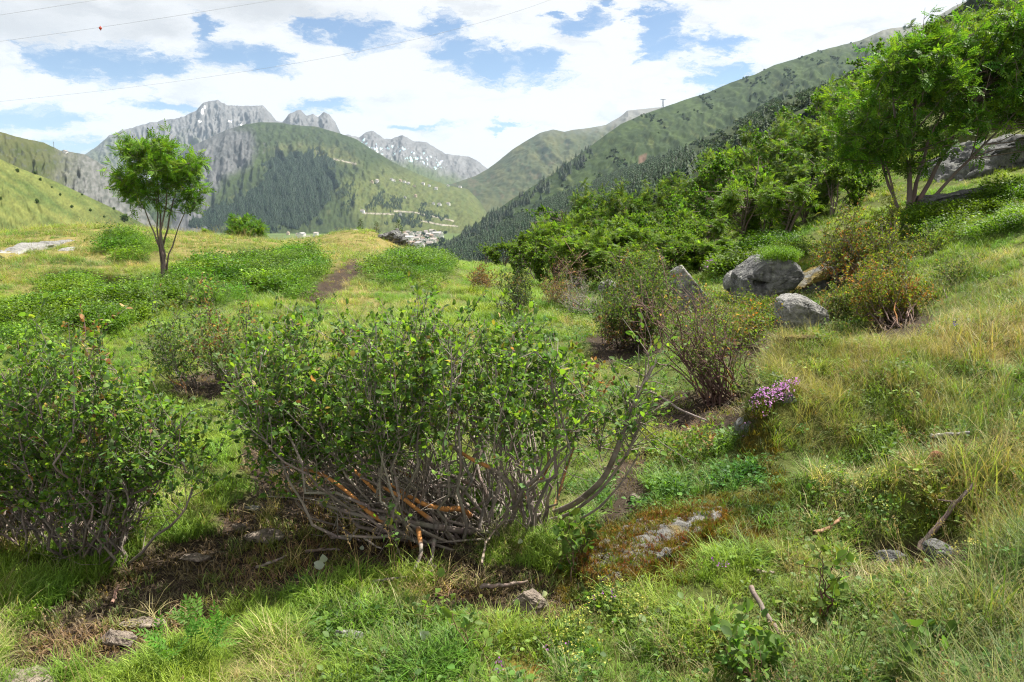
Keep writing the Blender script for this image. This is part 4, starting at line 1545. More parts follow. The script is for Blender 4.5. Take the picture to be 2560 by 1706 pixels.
# the large willow-like shrub in the middle
cen_b = [hit(1250, 1330), hit(1150, 1335), hit(1330, 1320), hit(1060, 1330), hit(1210, 1300)]
shrub('shrub', 'large spreading green shrub with tangled low stems and patches of bare orange bark', cen_b,
      [(560, 1020), (550, 950), (610, 890), (690, 850), (770, 810), (860, 815), (960, 805), (1040, 770), (1130, 760), (1220, 795), (1320, 825), (1390, 870), (1450, 900), (1500, 930), (1500, 990), (1440, 1020), (1360, 1000), (1200, 990), (1000, 1000), (850, 1030), (700, 1050)],
      3.95, .8, R_(1), stems=128, twigs=12, leaves=6, leaf_len=.0275, r0=.0095, twig_len=.21, twig_from=.6, leaf_from=.4, sub=3, bow=.62, dry=.05, bare_stems=.06, bark=(.22, .185, .16), single=280, top_bias=.2, up=.35, low_twigs=5)
# low bent stems of the same shrub, drawn where the photograph shows them
cen = [o for o in COL.objects if o.name == 'shrub'][0]
g = R_(77)


def traced_stem(pts, r, bare, parent, sides=8, base=(.21, .175, .15)):
    P = np.array([at(x, y, d) for x, y, d in pts])
    s = np.linspace(0, 1, len(P))
    f = np.linspace(0, 1, 5 * len(P))
    # Catmull style smoothing
    Q = np.stack([np.interp(f, s, P[:, k]) for k in range(3)], 1)
    for _ in range(3):
        Q[1:-1] = (Q[:-2] + 2 * Q[1:-1] + Q[2:]) / 4
    k = len(Q)
    mb = MB()
    mb.tube(Q, np.linspace(r, r * .45, k), bark_cols(base, k, g, (.46, .21, .07) if bare else None, bare[0] if bare else 0, bare[1] if bare else 0), sides)
    o = mb.build('stem', M['bark'], None, True)
    o.location = -np.array(parent.location)
    o.parent = parent
    return o


for pts, r, bare in (
        (((1340, 1300, 3.9), (1440, 1260, 3.75), (1510, 1200, 3.6), (1545, 1120, 3.5), (1570, 1040, 3.5), (1600, 980, 3.55), (1640, 900, 3.6)), .018, None),
        (((1330, 1310, 3.85), (1420, 1290, 3.7), (1500, 1230, 3.6), (1560, 1150, 3.55), (1590, 1090, 3.5)), .011, None),
        (((1330, 1330, 3.8), (1420, 1315, 3.65), (1500, 1270, 3.55), (1560, 1200, 3.5), (1600, 1130, 3.5)), .008, None),
        (((1175, 1290, 3.8), (1150, 1270, 3.7), (1110, 1275, 3.6), (1060, 1262, 3.55), (1020, 1240, 3.5), (960, 1200, 3.5)), .017, (.0, 1.0)),
        (((1270, 1330, 3.75), (1290, 1270, 3.65), (1280, 1220, 3.6), (1240, 1175, 3.6), (1180, 1150, 3.6), (1120, 1110, 3.6), (1070, 1050, 3.7)), .014, (.55, .75)),
        (((1210, 1335, 3.7), (1100, 1320, 3.55), (1000, 1300, 3.5), (900, 1290, 3.45), (800, 1260, 3.5)), .018, None),
        (((1120, 1330, 3.6), (1050, 1280, 3.5), (1000, 1240, 3.45), (900, 1190, 3.5), (820, 1160, 3.55)), .012, (.2, .6)),
        (((980, 1320, 3.5), (920, 1280, 3.45), (870, 1230, 3.45), (800, 1180, 3.5), (720, 1170, 3.55), (640, 1120, 3.6)), .012, (.1, .8)),
        (((1040, 1310, 3.55), (960, 1250, 3.5), (880, 1170, 3.5), (820, 1120, 3.55)), .011, (.15, .65)),
        (((1280, 1300, 4.0), (1230, 1230, 4.0), (1130, 1190, 3.9), (1100, 1180, 3.9)), .02, None),
        (((1290, 1170, 4.0), (1300, 1120, 4.0), (1280, 1060, 4.0), (1170, 1040, 3.9), (1100, 1020, 3.9)), .012, None),
        (((1045, 1320, 3.45), (1055, 1380, 3.3), (1030, 1440, 3.2)), .013, (.0, .3)),
        (((1085, 1350, 3.45), (1080, 1400, 3.3), (1060, 1430, 3.2)), .010, None),
        (((1270, 1300, 3.7), (1255, 1340, 3.6), (1250, 1370, 3.5)), .007, None),
        (((1020, 1330, 3.5), (950, 1345, 3.4), (860, 1340, 3.35)), .010, None)):
    traced_stem(pts, r, bare, cen)

# side shoots with leaves on the big bent stems at the path side
gs = R_(78)
tw_, lf_ = MB(), MB()
for pts in (((1545, 1120, 3.5), (1570, 1040, 3.5), (1600, 980, 3.55), (1640, 900, 3.6)), ((1560, 1150, 3.55), (1590, 1090, 3.5), (1600, 1040, 3.5)), ((1510, 1200, 3.6), (1500, 1120, 3.6), (1480, 1040, 3.6))):
    P = np.array([at(*p) for p in pts])
    for _ in range(34):
        f = gs.uniform(0, len(P) - 1.001)
        k = int(f)
        p = P[k] + (P[k + 1] - P[k]) * (f - k)
        dv = gs.normal(0, .55, 3) + np.array([.0, 0, .75])
        dv /= np.linalg.norm(dv)
        L = gs.uniform(.1, .3)
        q = p + dv * L
        tw_.tube(np.array([p, (p + q) / 2 + gs.normal(0, .012, 3), q]), [.003, .002, .0012], (.2, .165, .14), 4)
        n = 6
        pos = p + (q - p) * gs.uniform(.4, 1, (n, 1))
        lf_.stamp(LEAF_V, LEAF_F, pos, basis(dv + gs.normal(0, .7, (n, 3)), gs.normal(0, .5, (n, 3)) + [0, 0, 1]), .033 * gs.uniform(.5, 1.2, n), pick_cols(GREENS, n, gs))
for nm, mb, mat in (('twigs', tw_, M['bark']), ('foliage', lf_, M['leaf'])):
    o = mb.build(nm, mat)
    o.location = -np.array(cen.location)
    o.parent = cen
    tag(o, kind='stuff')

shrub('shrub', 'leafy green shrub with orange barked stems rising from lush grass', [hit(20, 1370), hit(90, 1375), hit(180, 1380), hit(-60, 1370), hit(270, 1400)],
      [(-160, 960), (-60, 890), (60, 870), (140, 850), (220, 880), (310, 930), (400, 980), (460, 1030), (470, 1080), (400, 1120), (300, 1140), (150, 1160), (-160, 1160)],
      3.75, .7, R_(2), stems=110, twigs=12, leaves=7, twig_from=.45, leaf_from=.4, sub=3, leaf_len=.027, low_twigs=4, r0=.008, twig_len=.22, bow=.4, dry=.05, bare_stems=.06, bark=(.20, .165, .145), single=120, top_bias=.2, up=.35)
shrub('shrub', 'thin grey twigged shrub with sparse small leaves between two fuller shrubs', [hit(490, 965), hit(470, 985), hit(590, 945)],
      [(360, 860), (380, 760), (450, 720), (560, 730), (640, 790), (660, 840), (620, 900), (520, 930), (420, 930)],
      6.6, .5, R_(3), stems=30, twigs=12, leaves=9, leaf_len=.028, r0=.008, twig_len=.28, bow=.45, dry=.08, simple=True, bark=(.19, .165, .15), palette=[(3, (.11, .18, .06)), (2, (.14, .22, .06)), (1, (.18, .26, .05))])
shrub('shrub', 'upright brown dead twig tuft beside the thin grey shrub', [hit(650, 955)], [(620, 870), (625, 820), (660, 800), (670, 860), (660, 900)], 6.7, .12, R_(4), stems=12, twigs=5, leaves=4, leaf_len=.02, r0=.006, twig_len=.12,
      dry=1.5, simple=True, bark=(.16, .09, .07), bow=.2)
shrub('shrub', 'twiggy half dead shrub with reddish stems leaning over bare ground', [hit(1830, 1005), hit(1790, 1005), hit(1860, 995)],
      [(1600, 800), (1560, 740), (1600, 690), (1680, 680), (1740, 720), (1800, 770), (1870, 790), (1920, 840), (1900, 900), (1800, 900), (1700, 850)],
      6.3, .45, R_(5), stems=52, twigs=7, leaves=3, leaf_len=.026, r0=.010, twig_len=.24, bow=.3, dry=.22, simple=True, bark=(.17, .11, .095), palette=[(3, (.09, .15, .03)), (2, (.14, .2, .03))], up=.15)
shrub('shrub', 'dark tangled shrub with brown and green leaves behind the half dead one', [hit(1560, 868), hit(1600, 872), hit(1520, 860)],
      [(1490, 820), (1490, 730), (1540, 680), (1600, 650), (1680, 660), (1700, 740), (1680, 810), (1600, 850)],
      8.6, .55, R_(6), stems=50, twigs=12, leaves=7, leaf_len=.03, r0=.010, twig_len=.25, bow=.35, dry=.16, simple=True, bark=(.13, .10, .09), palette=[(3, (.07, .125, .025)), (2, (.11, .17, .03))])
shrub('shrub', 'rounded shrub with orange brown and yellow leaves on the bank', [hit(2230, 822), hit(2190, 818), hit(2270, 815)],
      [(2100, 720), (2120, 660), (2180, 650), (2250, 655), (2310, 690), (2320, 750), (2280, 790), (2180, 790), (2120, 770)],
      9.2, .5, R_(7), stems=54, twigs=12, leaves=8, leaf_len=.03, r0=.009, twig_len=.24, bow=.4, dry=.2, simple=True, bark=(.14, .10, .08), palette=[(3, (.12, .17, .025)), (2, (.19, .22, .03)), (1, (.23, .15, .03))],
      drypal=[(3, (.30, .13, .04)), (1, (.36, .2, .08))])
shrub('shrub', 'yellow green shrub with dry orange tips growing over the boulders', [hit(2180, 705), hit(2100, 700), hit(2220, 690)],
      [(2010, 640), (2060, 570), (2110, 510), (2130, 500), (2200, 560), (2260, 570), (2290, 620), (2260, 670), (2150, 690), (2060, 680)],
      11.6, .6, R_(8), stems=54, twigs=12, leaves=8, leaf_len=.034, r0=.010, twig_len=.3, bow=.35, dry=.16, simple=True, bark=(.17, .14, .12), palette=[(3, (.10, .15, .022)), (2, (.19, .23, .03)), (1, (.10, .085, .02))],
      drypal=[(3, (.28, .12, .04)), (1, (.2, .08, .03))])
shrub('shrub', 'small yellowish sapling in front of the large rowan tree', [hit(2225, 590), hit(2210, 595)], [(2180, 540), (2200, 490), (2225, 465), (2245, 500), (2250, 560), (2210, 580)], 13.2, .3, R_(9), stems=14, twigs=8, leaves=6, leaf_len=.036,
      r0=.008, twig_len=.25, simple=True, palette=[(2, (.17, .22, .03)), (1, (.24, .26, .03))], dry=.04)
shrub('shrub', 'dark upright juniper like bush with bright yellow green shoots', [hit(1295, 775)], [(1250, 740), (1240, 700), (1280, 670), (1310, 680), (1330, 720), (1315, 765), (1270, 765)], 10.8, .3, R_(10), stems=34, twigs=8, leaves=8, leaf_len=.022,
      r0=.006, twig_len=.16, simple=True, palette=[(4, (.045, .075, .03)), (2, (.06, .10, .03)), (.8, (.25, .3, .04))], bow=.3, dry=0.02, bark=(.11, .09, .08), up=.9)
shrub('shrub', 'low reddish brown bush in the grass beyond the juniper', [hit(1200, 720)], [(1170, 710), (1175, 680), (1200, 672), (1225, 690), (1220, 715)], 14.6, .35, R_(11), stems=24, twigs=7, leaves=6, leaf_len=.03, r0=.006, twig_len=.18, simple=True,
      palette=[(2, (.08, .10, .025)), (2, (.16, .08, .035))], dry=.5, bow=.3)
shrub('shrub', 'low brown and green bush at the edge of the lush grass strip', [hit(1390, 752)], [(1345, 740), (1350, 710), (1390, 700), (1430, 715), (1440, 745), (1400, 752)], 12.0, .35, R_(12), stems=26, twigs=7, leaves=5, leaf_len=.026, r0=.006, twig_len=.18,
      simple=True, palette=[(2, (.07, .10, .03)), (2, (.14, .08, .04))], dry=.35, bow=.3)
shrub('shrub', 'bare silvery dead branches sprawling at the grass edge', [hit(1460, 775), hit(1440, 780)], [(1410, 760), (1400, 720), (1420, 690), (1450, 700), (1490, 740), (1500, 770)], 11.2, .3, R_(13), stems=16, twigs=8, leaves=1, leaf_len=.02, r0=.009, twig_len=.25,
      simple=True, dry=1.2, bark=(.30, .27, .26), bow=.45, sub=3)
shrub('shrub', 'tall reddish twigs below the first rowan trees', [hit(1425, 700), hit(1435, 715)], [(1385, 690), (1390, 650), (1430, 640), (1460, 660), (1450, 700)], 14.2, .35, R_(14), stems=22, twigs=6, leaves=3, leaf_len=.026, r0=.008, twig_len=.25, simple=True,
      dry=.5, bark=(.17, .10, .085), bow=.2)
shrub('shrub', 'spindly bush with few leaves on the slope below the boulders', [hit(1760, 800), hit(1800, 790)], [(1700, 770), (1740, 730), (1830, 740), (1890, 770), (1860, 800), (1780, 800)], 9.2, .4, R_(15), stems=22, twigs=7, leaves=4, leaf_len=.028, r0=.006, twig_len=.2,
      simple=True, dry=.25, palette=[(2, (.12, .18, .03)), (1, (.2, .22, .03))])
shrub('shrub', 'green leafy bush on the grassy slope above the bank', [hit(2400, 720), hit(2380, 740)], [(2320, 700), (2330, 650), (2400, 630), (2460, 660), (2470, 710), (2400, 730)], 9.8, .4, R_(16), stems=26, twigs=7, leaves=6, leaf_len=.03, r0=.006, twig_len=.2,
      simple=True, dry=.06, palette=[(2, (.10, .16, .04)), (1, (.16, .21, .04))])
shrub('shrub', 'green bush with brown inner twigs between the rowans and the pointed rock', [hit(1600, 760), hit(1570, 765)], [(1500, 700), (1520, 650), (1580, 620), (1640, 640), (1660, 700), (1620, 745), (1540, 745)], 12.0, .5, R_(23), stems=36, twigs=10, leaves=7, leaf_len=.032,
      r0=.008, twig_len=.25, simple=True, dry=.1, palette=[(2, (.08, .14, .03)), (1, (.15, .21, .03))])
shrub('shrub', 'low green bush crowding the foot of the big boulder', [hit(1900, 775), hit(1930, 780)], [(1830, 770), (1850, 745), (1920, 752), (1960, 770), (1950, 800), (1870, 800)], 10.4, .3, R_(24), stems=24, twigs=8, leaves=7, leaf_len=.028,
      r0=.005, twig_len=.16, simple=True, dry=.12, palette=[(2, (.09, .15, .03)), (1, (.16, .2, .03))])
shrub('shrub', 'orange tinged low bush between the twiggy shrub and the pale boulder', [hit(1890, 850), hit(1930, 860)], [(1810, 830), (1830, 780), (1890, 765), (1940, 790), (1960, 830), (1900, 850)], 8.4, .35, R_(25), stems=28, twigs=8, leaves=6, leaf_len=.028,
      r0=.005, twig_len=.18, simple=True, dry=.3, palette=[(2, (.10, .16, .03)), (1, (.2, .22, .03))], drypal=[(3, (.30, .13, .04)), (1, (.36, .2, .08))])
shrub('shrub', 'loose green bush on the slope beside the rounded orange shrub', [hit(2110, 800), hit(2080, 790)], [(2050, 770), (2060, 720), (2110, 700), (2140, 740), (2130, 790), (2080, 790)], 9.6, .3, R_(26), stems=20, twigs=8, leaves=6, leaf_len=.03,
      r0=.006, twig_len=.2, simple=True, dry=.12, palette=[(2, (.09, .14, .03)), (1, (.16, .2, .03))])
shrub('shrub', 'pale green bush climbing the slope under the large rowan', [hit(2330, 640), hit(2300, 650)], [(2250, 630), (2280, 590), (2340, 580), (2400, 600), (2400, 640), (2320, 655)], 12.2, .4, R_(27), stems=26, twigs=8, leaves=7, leaf_len=.032,
      r0=.006, twig_len=.22, simple=True, dry=.05, palette=[(2, (.11, .18, .03)), (1, (.19, .24, .03))])
shrub('shrub', 'small leafy bush above the pink flowered turf edge', [hit(1840, 1010), hit(1870, 1000)], [(1860, 960), (1880, 920), (1930, 930), (1940, 970), (1900, 990)], 6.0, .2, R_(28), stems=14, twigs=6, leaves=6, leaf_len=.026,
      r0=.004, twig_len=.14, simple=True, dry=.06, palette=[(2, (.10, .17, .03)), (1, (.17, .24, .03))])
shrub('shrub', 'low herbs and twigs along the narrow dirt path', [hit(1720, 1180), hit(1780, 1170), hit(1690, 1150)], [(1650, 1150), (1680, 1090), (1760, 1060), (1840, 1090), (1830, 1160), (1720, 1180)], 4.75, .3, R_(29), stems=30, twigs=5, leaves=5, leaf_len=.024,
      r0=.003, twig_len=.10, simple=True, dry=.08, palette=[(2, (.10, .17, .03)), (1, (.16, .24, .04))], bark=(.16, .11, .08))
shrub('shrub', 'small broad leaved sapling in the grass in front of the bank', [hit(1860, 1690), hit(1900, 1700), hit(1930, 1660)], [(1700, 1690), (1760, 1630), (1860, 1590), (1960, 1600), (2000, 1650), (1920, 1690), (1780, 1700)], 2.35, .2, R_(17), stems=12, twigs=4, leaves=4,
      leaf_len=.040, r0=.004, twig_len=.12, dry=.03, bark=(.16, .09, .07), palette=[(3, (.10, .18, .04)), (2, (.15, .24, .04))], single=90, bow=.3, sub=1)
shrub('shrub', 'small sapling with dark red stem in the grass before the hollow', [hit(2060, 1560)], [(2000, 1420), (2010, 1340), (2060, 1320), (2110, 1390), (2080, 1460)], 2.7, .12, R_(18), stems=5, twigs=3, leaves=3, leaf_len=.042, r0=.0045, twig_len=.12,
      dry=.0, bark=(.10, .05, .045), palette=[(3, (.08, .15, .03)), (2, (.12, .19, .03))], single=30, bow=.2, sub=0)
shrub('shrub', 'low sapling with wide rounded leaves near the lower bank', [hit(2250, 1650), hit(2290, 1640)], [(2180, 1600), (2250, 1560), (2340, 1560), (2360, 1600), (2280, 1640), (2200, 1640)], 2.4, .15, R_(19), stems=8, twigs=3, leaves=3, leaf_len=.048, r0=.004, twig_len=.12,
      dry=.0, bark=(.10, .06, .05), palette=[(3, (.06, .12, .03)), (2, (.09, .15, .03))], single=50, bow=.25, sub=0)
shrub('shrub', 'small seedling with broad leaves growing in front of the mossy rock', [hit(1450, 1400), hit(1440, 1430)], [(1390, 1290), (1420, 1250), (1500, 1270), (1510, 1330), (1450, 1380), (1400, 1360)], 3.3, .15, R_(20), stems=10, twigs=3, leaves=4, leaf_len=.04, r0=.004, twig_len=.1,
      dry=.0, bark=(.12, .08, .05), palette=[(3, (.08, .15, .03)), (2, (.13, .2, .03))], single=50, bow=.3, sub=0)
shrub('shrub', 'single thin upright seedling in front of the shrub stems', [hit(960, 1440)], [(935, 1300), (945, 1270), (985, 1280), (980, 1330)], 3.2, .05, R_(21), stems=3, twigs=3, leaves=3, leaf_len=.028, r0=.003, twig_len=.08, dry=.0, single=18, bow=.1, sub=0)
shrub('shrub', 'slender seedlings with pale green leaves in the lower grass', [hit(1100, 1560), hit(1180, 1640)], [(980, 1500), (1050, 1450), (1120, 1480), (1260, 1560), (1240, 1620), (1120, 1580)], 2.6, .15, R_(22), stems=9, twigs=2, leaves=3, leaf_len=.034, r0=.003, twig_len=.1, dry=.0,
      palette=[(2, (.12, .19, .04)), (1, (.17, .24, .05))], single=40, bow=.15, sub=0, bark=(.2, .13, .08))


# ------------------------------------------------------------------ rowan trees
ROWAN = [(3, (.055, .13, .014)), (3, (.08, .17, .018)), (2, (.12, .22, .02)), (1, (.17, .27, .025))]


def rowan_parts(B, stems, targets, g, r0=.05, sprays=3, leaf=.17, spread=.22, palette=ROWAN, bark=(.16, .125, .105), tmpl=(COMP_V, COMP_F), n_leaf=6, bow=.12):
    """meshes of trunk, branches and crown about the base point B; stems = tops of the trunks; targets = where foliage gathers"""
    B = np.asarray(B, float)
    trunks, br, cr = [], MB(), MB()
    paths = []
    for s in stems:
        p = arc(B + np.append(g.normal(0, r0 * 1.1, 2), -.15), s, bow, g, 10, .035, droop=.05)
        rr = r0 * g.uniform(.6, 1.05)
        mb = MB()
        mb.tube(p, np.linspace(rr, rr * .3, 10), bark_cols(bark, 10, g), 7)
        trunks.append(mb)
        paths.append((p, rr))
    allp = np.concatenate([p[4:] for p, _ in paths])
    allr = np.concatenate([np.linspace(r, r * .3, 10)[4:] for _, r in paths])
    lp, la, ln, ls = [], [], [], []
    for t in targets:
        low = allp[:, 2] < t[2] + .05
        dd = np.linalg.norm(allp - t, axis=1) + np.where(low, 0, 5)
        k = np.argmin(dd * g.uniform(.8, 1.25, len(dd)))
        p = arc(allp[k], t, .35, g, 6, .07)
        br.tube(p, np.linspace(min(allr[k] * .6, r0 * .35), r0 * .06, 6), bark_cols(bark, 6, g), 4)
        for _ in range(sprays):
            s = g.uniform(.45, 1.0)
            i = min(int(s * 5), 4)
            q = p[i] + (p[i + 1] - p[i]) * (s * 5 - i)
            out = (t - p[0])
            out /= np.linalg.norm(out) + 1e-9
            dv = out * .5 + g.normal(0, .7, 3) + [0, 0, .25]
            dv /= np.linalg.norm(dv)
            e = q + dv * spread * g.uniform(.4, 1.1)
            br.tube(np.array([q, (q + e) / 2 + [0, 0, .01], e]), [r0 * .07, r0 * .05, r0 * .03], bark_cols(bark, 3, g), 3)
            n = n_leaf
            f = g.uniform(.3, 1, n)[:, None]
            pos = q + (e - q) * f
            ax = dv * .6 + g.normal(0, .6, (n, 3)) + np.array([0, 0, -.05])
            nn = g.normal(0, .45, (n, 3)) + np.array([0, 0, 1.0])
            lp.append(pos)
            la.append(ax)
            ln.append(nn)
            ls.append(leaf * g.uniform(.6, 1.2, n))
    lp, la, ln, ls = map(np.concatenate, (lp, la, ln, ls))
    cr.stamp(tmpl[0], tmpl[1], lp, basis(la, ln), ls, pick_cols(palette, len(lp), g))
    return trunks, br, cr


def rowan(name, label, B, stems, targets, g, group=None, cat='tree', **kw):
    tr, br, cr = rowan_parts(B, stems, targets, g, **kw)
    e = empty(name, B, label, cat, group)
    for nm, mb, mat in [('trunk', m, M['bark']) for m in tr] + [('branches', br, M['bark']), ('crown', cr, M['leaf'])]:
        o = mb.build(nm, mat, None, nm == 'trunk')
        o.location = -np.asarray(B)
        o.parent = e
        if nm != 'trunk':
            tag(o, kind='stuff')
    return e


def poly_targets(poly, d, half, n, g, per=9):
    poly_ = np.array(poly, float)
    lo, hi = poly_.min(0), poly_.max(0)
    c = poly_.mean(0)
    T, K = [], []
    while len(K) < max(8, n // per):
        q = g.uniform(lo, hi)
        if in_poly(q[None], poly)[0]:
            K.append(q)
    K = np.array(K)
    wd = (hi - lo).mean() * .06
    while len(T) < n:
        q = K[g.integers(0, len(K))] + g.normal(0, wd, 2)
        if in_poly(q[None], poly)[0] or g.uniform() < .25:
            e = np.clip(1 - np.linalg.norm((q - c) / (hi - lo) * 2) ** 2 * .8, .15, 1) ** .5
            T.append(at(q[0], q[1], d + g.uniform(-half, half) * e))
    return T


# the lone rowan on the meadow
gt = R_(50)
B1 = hit(418, 708)
d1 = B1[1]
rowan('rowan_tree', 'lone young rowan tree with several slim stems and dense round crown on the meadow', B1,
      [at(345, 490, d1), at(395, 470, d1 + .1), at(418, 430, d1 - .1), at(442, 470, d1 + .2), at(468, 500, d1), at(380, 420, d1)],
      poly_targets([(290, 470), (275, 430), (300, 400), (290, 370), (300, 350), (330, 358), (370, 345), (430, 340), (460, 370), (500, 378), (515, 430), (522, 470), (515, 505), (495, 525), (480, 505), (440, 515), (390, 520), (330, 505), (305, 490)], d1, .85, 200, gt, per=4),
      gt, r0=.033, sprays=4, leaf=.15, spread=.19, n_leaf=4, bow=-.03, tmpl=(COMPW_V, COMPW_F), palette=[(3, (.08, .17, .015)), (3, (.11, .22, .02)), (2, (.16, .28, .025)), (1, (.05, .11, .012))])
# dead twig at its foot is part of the meadow tree; the big rowan on the slope
gt = R_(51)
B2 = hit(2275, 548)
d2 = B2[1]
rowan('rowan_tree', 'large many stemmed rowan tree leaning over the grey rock slab on the slope', B2,
      [at(2160, 300, d2), at(2230, 200, d2 + .2), at(2290, 150, d2 - .2), at(2370, 230, d2 + .3), at(2480, 200, d2), at(2540, 280, d2 - .3), at(2330, 330, d2 + .5), at(2200, 380, d2 - .2)],
      poly_targets([(2040, 400), (2060, 350), (2100, 290), (2080, 230), (2150, 180), (2210, 130), (2240, 90), (2330, 60), (2420, 30), (2520, 0), (2680, -20), (2720, 200), (2680, 320), (2540, 300), (2440, 310), (2420, 360), (2330, 420), (2230, 440), (2140, 430), (2090, 430)], d2, 1.5, 520, gt),
      gt, r0=.065, sprays=5, leaf=.20, spread=.2, n_leaf=4, bow=.1, tmpl=(COMPW_V, COMPW_F))

# the thicket of rowans on the slope: six made, then copied with their parts
def generic_rowan(seed, H, W, ns, nt_, low=.25, **kw):
    g = R_(seed)
    stems = [np.array([g.normal(0, W * .22), g.normal(0, W * .22), H * g.uniform(.55, .8)]) for _ in range(ns)]
    T, K = [], []
    while len(K) < nt_ // 9:
        v = g.uniform(-1, 1, 3)
        r = np.linalg.norm(v)
        if .4 < r < 1:
            K.append(v)
    while len(T) < nt_:
        v = K[g.integers(0, len(K))] + g.normal(0, .115, 3)
        r = np.linalg.norm(v)
        if r > 1.1:
            continue
        th = math.atan2(v[1], v[0])
        lump = 1 + .18 * math.sin(3 * th + seed) + .12 * math.sin(5 * th + 2 * seed + 4 * v[2])
        T.append(np.array([v[0] * W * .5 * lump, v[1] * W * .5 * lump, H * (low + (1 - low) * .5 * (v[2] * lump + 1))]))
    return rowan_parts(np.zeros(3), stems, T, g, **kw)


LIGHT = [(3, (.09, .165, .02)), (3, (.13, .21, .025)), (2, (.18, .27, .03)), (1, (.06, .115, .016))]
MIXED = [(3, (.055, .105, .022)), (3, (.08, .14, .028)), (2, (.11, .175, .03)), (1, (.16, .22, .035))]
protos = []
for k, (H, W, ns, n, low, pal) in enumerate(((3.2, 2.6, 4, 150, .06, MIXED), (3.0, 3.2, 5, 175, .02, ROWAN), (2.6, 2.2, 4, 110, .08, LIGHT), (3.6, 2.8, 5, 165, .08, MIXED), (2.4, 2.6, 5, 130, .0, LIGHT), (3.4, 3.0, 4, 150, .05, LIGHT))):
    broad = k in (1, 4)
    tr, br, cr = generic_rowan(60 + k, H, W, ns, n, low, r0=.05, sprays=5, leaf=.085 if broad else .20, spread=.19, n_leaf=14 if broad else 5, palette=pal, tmpl=(LEAFM_V, LEAFM_F) if broad else (COMP3_V, COMP3_F))
    protos.append(([('trunk', m.mesh('trunk', True), M['bark']) for m in tr] + [('branches', br.mesh('branches'), M['bark']), ('crown', cr.mesh('crown'), M['leaf'])], H))
for parts, _ in protos:
    for nm, me, mat in parts:
        me.materials.append(mat)
# px of base, depth, px row of the top, prototype
THICKET = [(1390, 17.5, 580, 4), (1450, 16.5, 565, 2), (1520, 17, 575, 4), (1600, 16.5, 565, 5), (1680, 17, 565, 4), (1755, 16.5, 585, 2), (1345, 19, 605, 4), (1560, 15.5, 610, 2), (1395, 22, 520, 2), (1330, 24, 575, 4), (1440, 26, 500, 1), (1490, 25, 458, 3), (1560, 27, 470, 0), (1590, 22, 530, 5), (1660, 21, 500, 1), (1640, 28, 455, 3), (1700, 30, 420, 0), (1735, 24, 450, 1), (1780, 27, 392, 3),
           (1850, 20, 440, 2), (1830, 31, 360, 5), (1880, 24, 330, 1), (1930, 28, 290, 3), (1960, 17.5, 428, 2), (1990, 24, 300, 0), (2030, 30, 240, 1), (2060, 22, 300, 3), (2110, 30, 180, 5), (2160, 26, 190, 0), (2200, 34, 110, 1),
           (2260, 30, 70, 3), (2330, 36, 40, 0), (2390, 30, 5, 5), (2470, 34, -30, 1), (2540, 28, -40, 3), (2450, 24, 60, 0), (2600, 24, 0, 5), (2680, 30, -60, 3), (2350, 26, 110, 2), (1260, 30, 605, 4), (1300, 34, 600, 4), (1215, 36, 615, 4),
           (1540, 20, 560, 4), (1700, 18.5, 560, 4), (1760, 19, 520, 2), (2080, 19, 400, 4), (2130, 20, 360, 1), (1910, 20, 480, 4), (1470, 19, 590, 4), (2010, 20, 400, 3), (2620, 19, 200, 1)]
WHERE = {2: 'slim light green rowan tree in the thicket on the slope', 4: 'low bushy broad leaved tree in the thicket on the slope', 5: 'tall pale leaved rowan tree in the thicket on the slope',
         0: 'dark green round topped rowan tree in the thicket on the slope', 1: 'spreading broad leaved dark green tree in the thicket on the slope', 3: 'tall dark green rowan tree in the thicket on the slope'}
gt = R_(70)
for px, d, top, k in THICKET:
    p = ground_at(px, d)
    zt = at(px, top, d)[2]
    parts, H = protos[k]
    s = (zt - p[2] + .1) / (H * .98)
    s = float(np.clip(s, .35, 2.0))
    e = empty('rowan_tree', p, WHERE[k], 'tree', 'rowan thicket on the slope')
    e.scale = (min(max(s * .98, .6), 1.35),) * 2 + (s,)
    e.rotation_euler = (0, 0, gt.uniform(0, 6.28))
    for nm, me, mat in parts:
        o = bpy.data.objects.new(nm, me)
        COL.objects.link(o)
        o.parent = e
        if nm != 'trunk':
            o['kind'] = 'stuff'
# bush on the crest, left of the knoll
gt = R_(71)
p = ground_at(618, 44)
dB = 44
rowan('rowan_bush', 'dense round dark green bush on the crest of the meadow', p, [at(580, 570, dB), at(620, 560, dB), at(650, 570, dB + .3)],
      poly_targets([(545, 590), (552, 565), (570, 548), (600, 540), (630, 545), (655, 560), (680, 575), (690, 590), (660, 602), (590, 602)], dB, 1.3, 110, gt), gt, r0=.05, sprays=4, leaf=.22, spread=.3, cat='bush', tmpl=(COMP3_V, COMP3_F))
p = ground_at(512, 38)
rowan('rowan_bush', 'tiny bright green bush on the crest next to the dark bush', p, [at(505, 585, 38), at(515, 583, 38)],
      poly_targets([(500, 592), (508, 580), (520, 578), (528, 590), (520, 597)], 38, .3, 26, gt), gt, r0=.02, sprays=3, leaf=.16, spread=.15, cat='bush', palette=LIGHT, tmpl=(COMP3_V, COMP3_F))


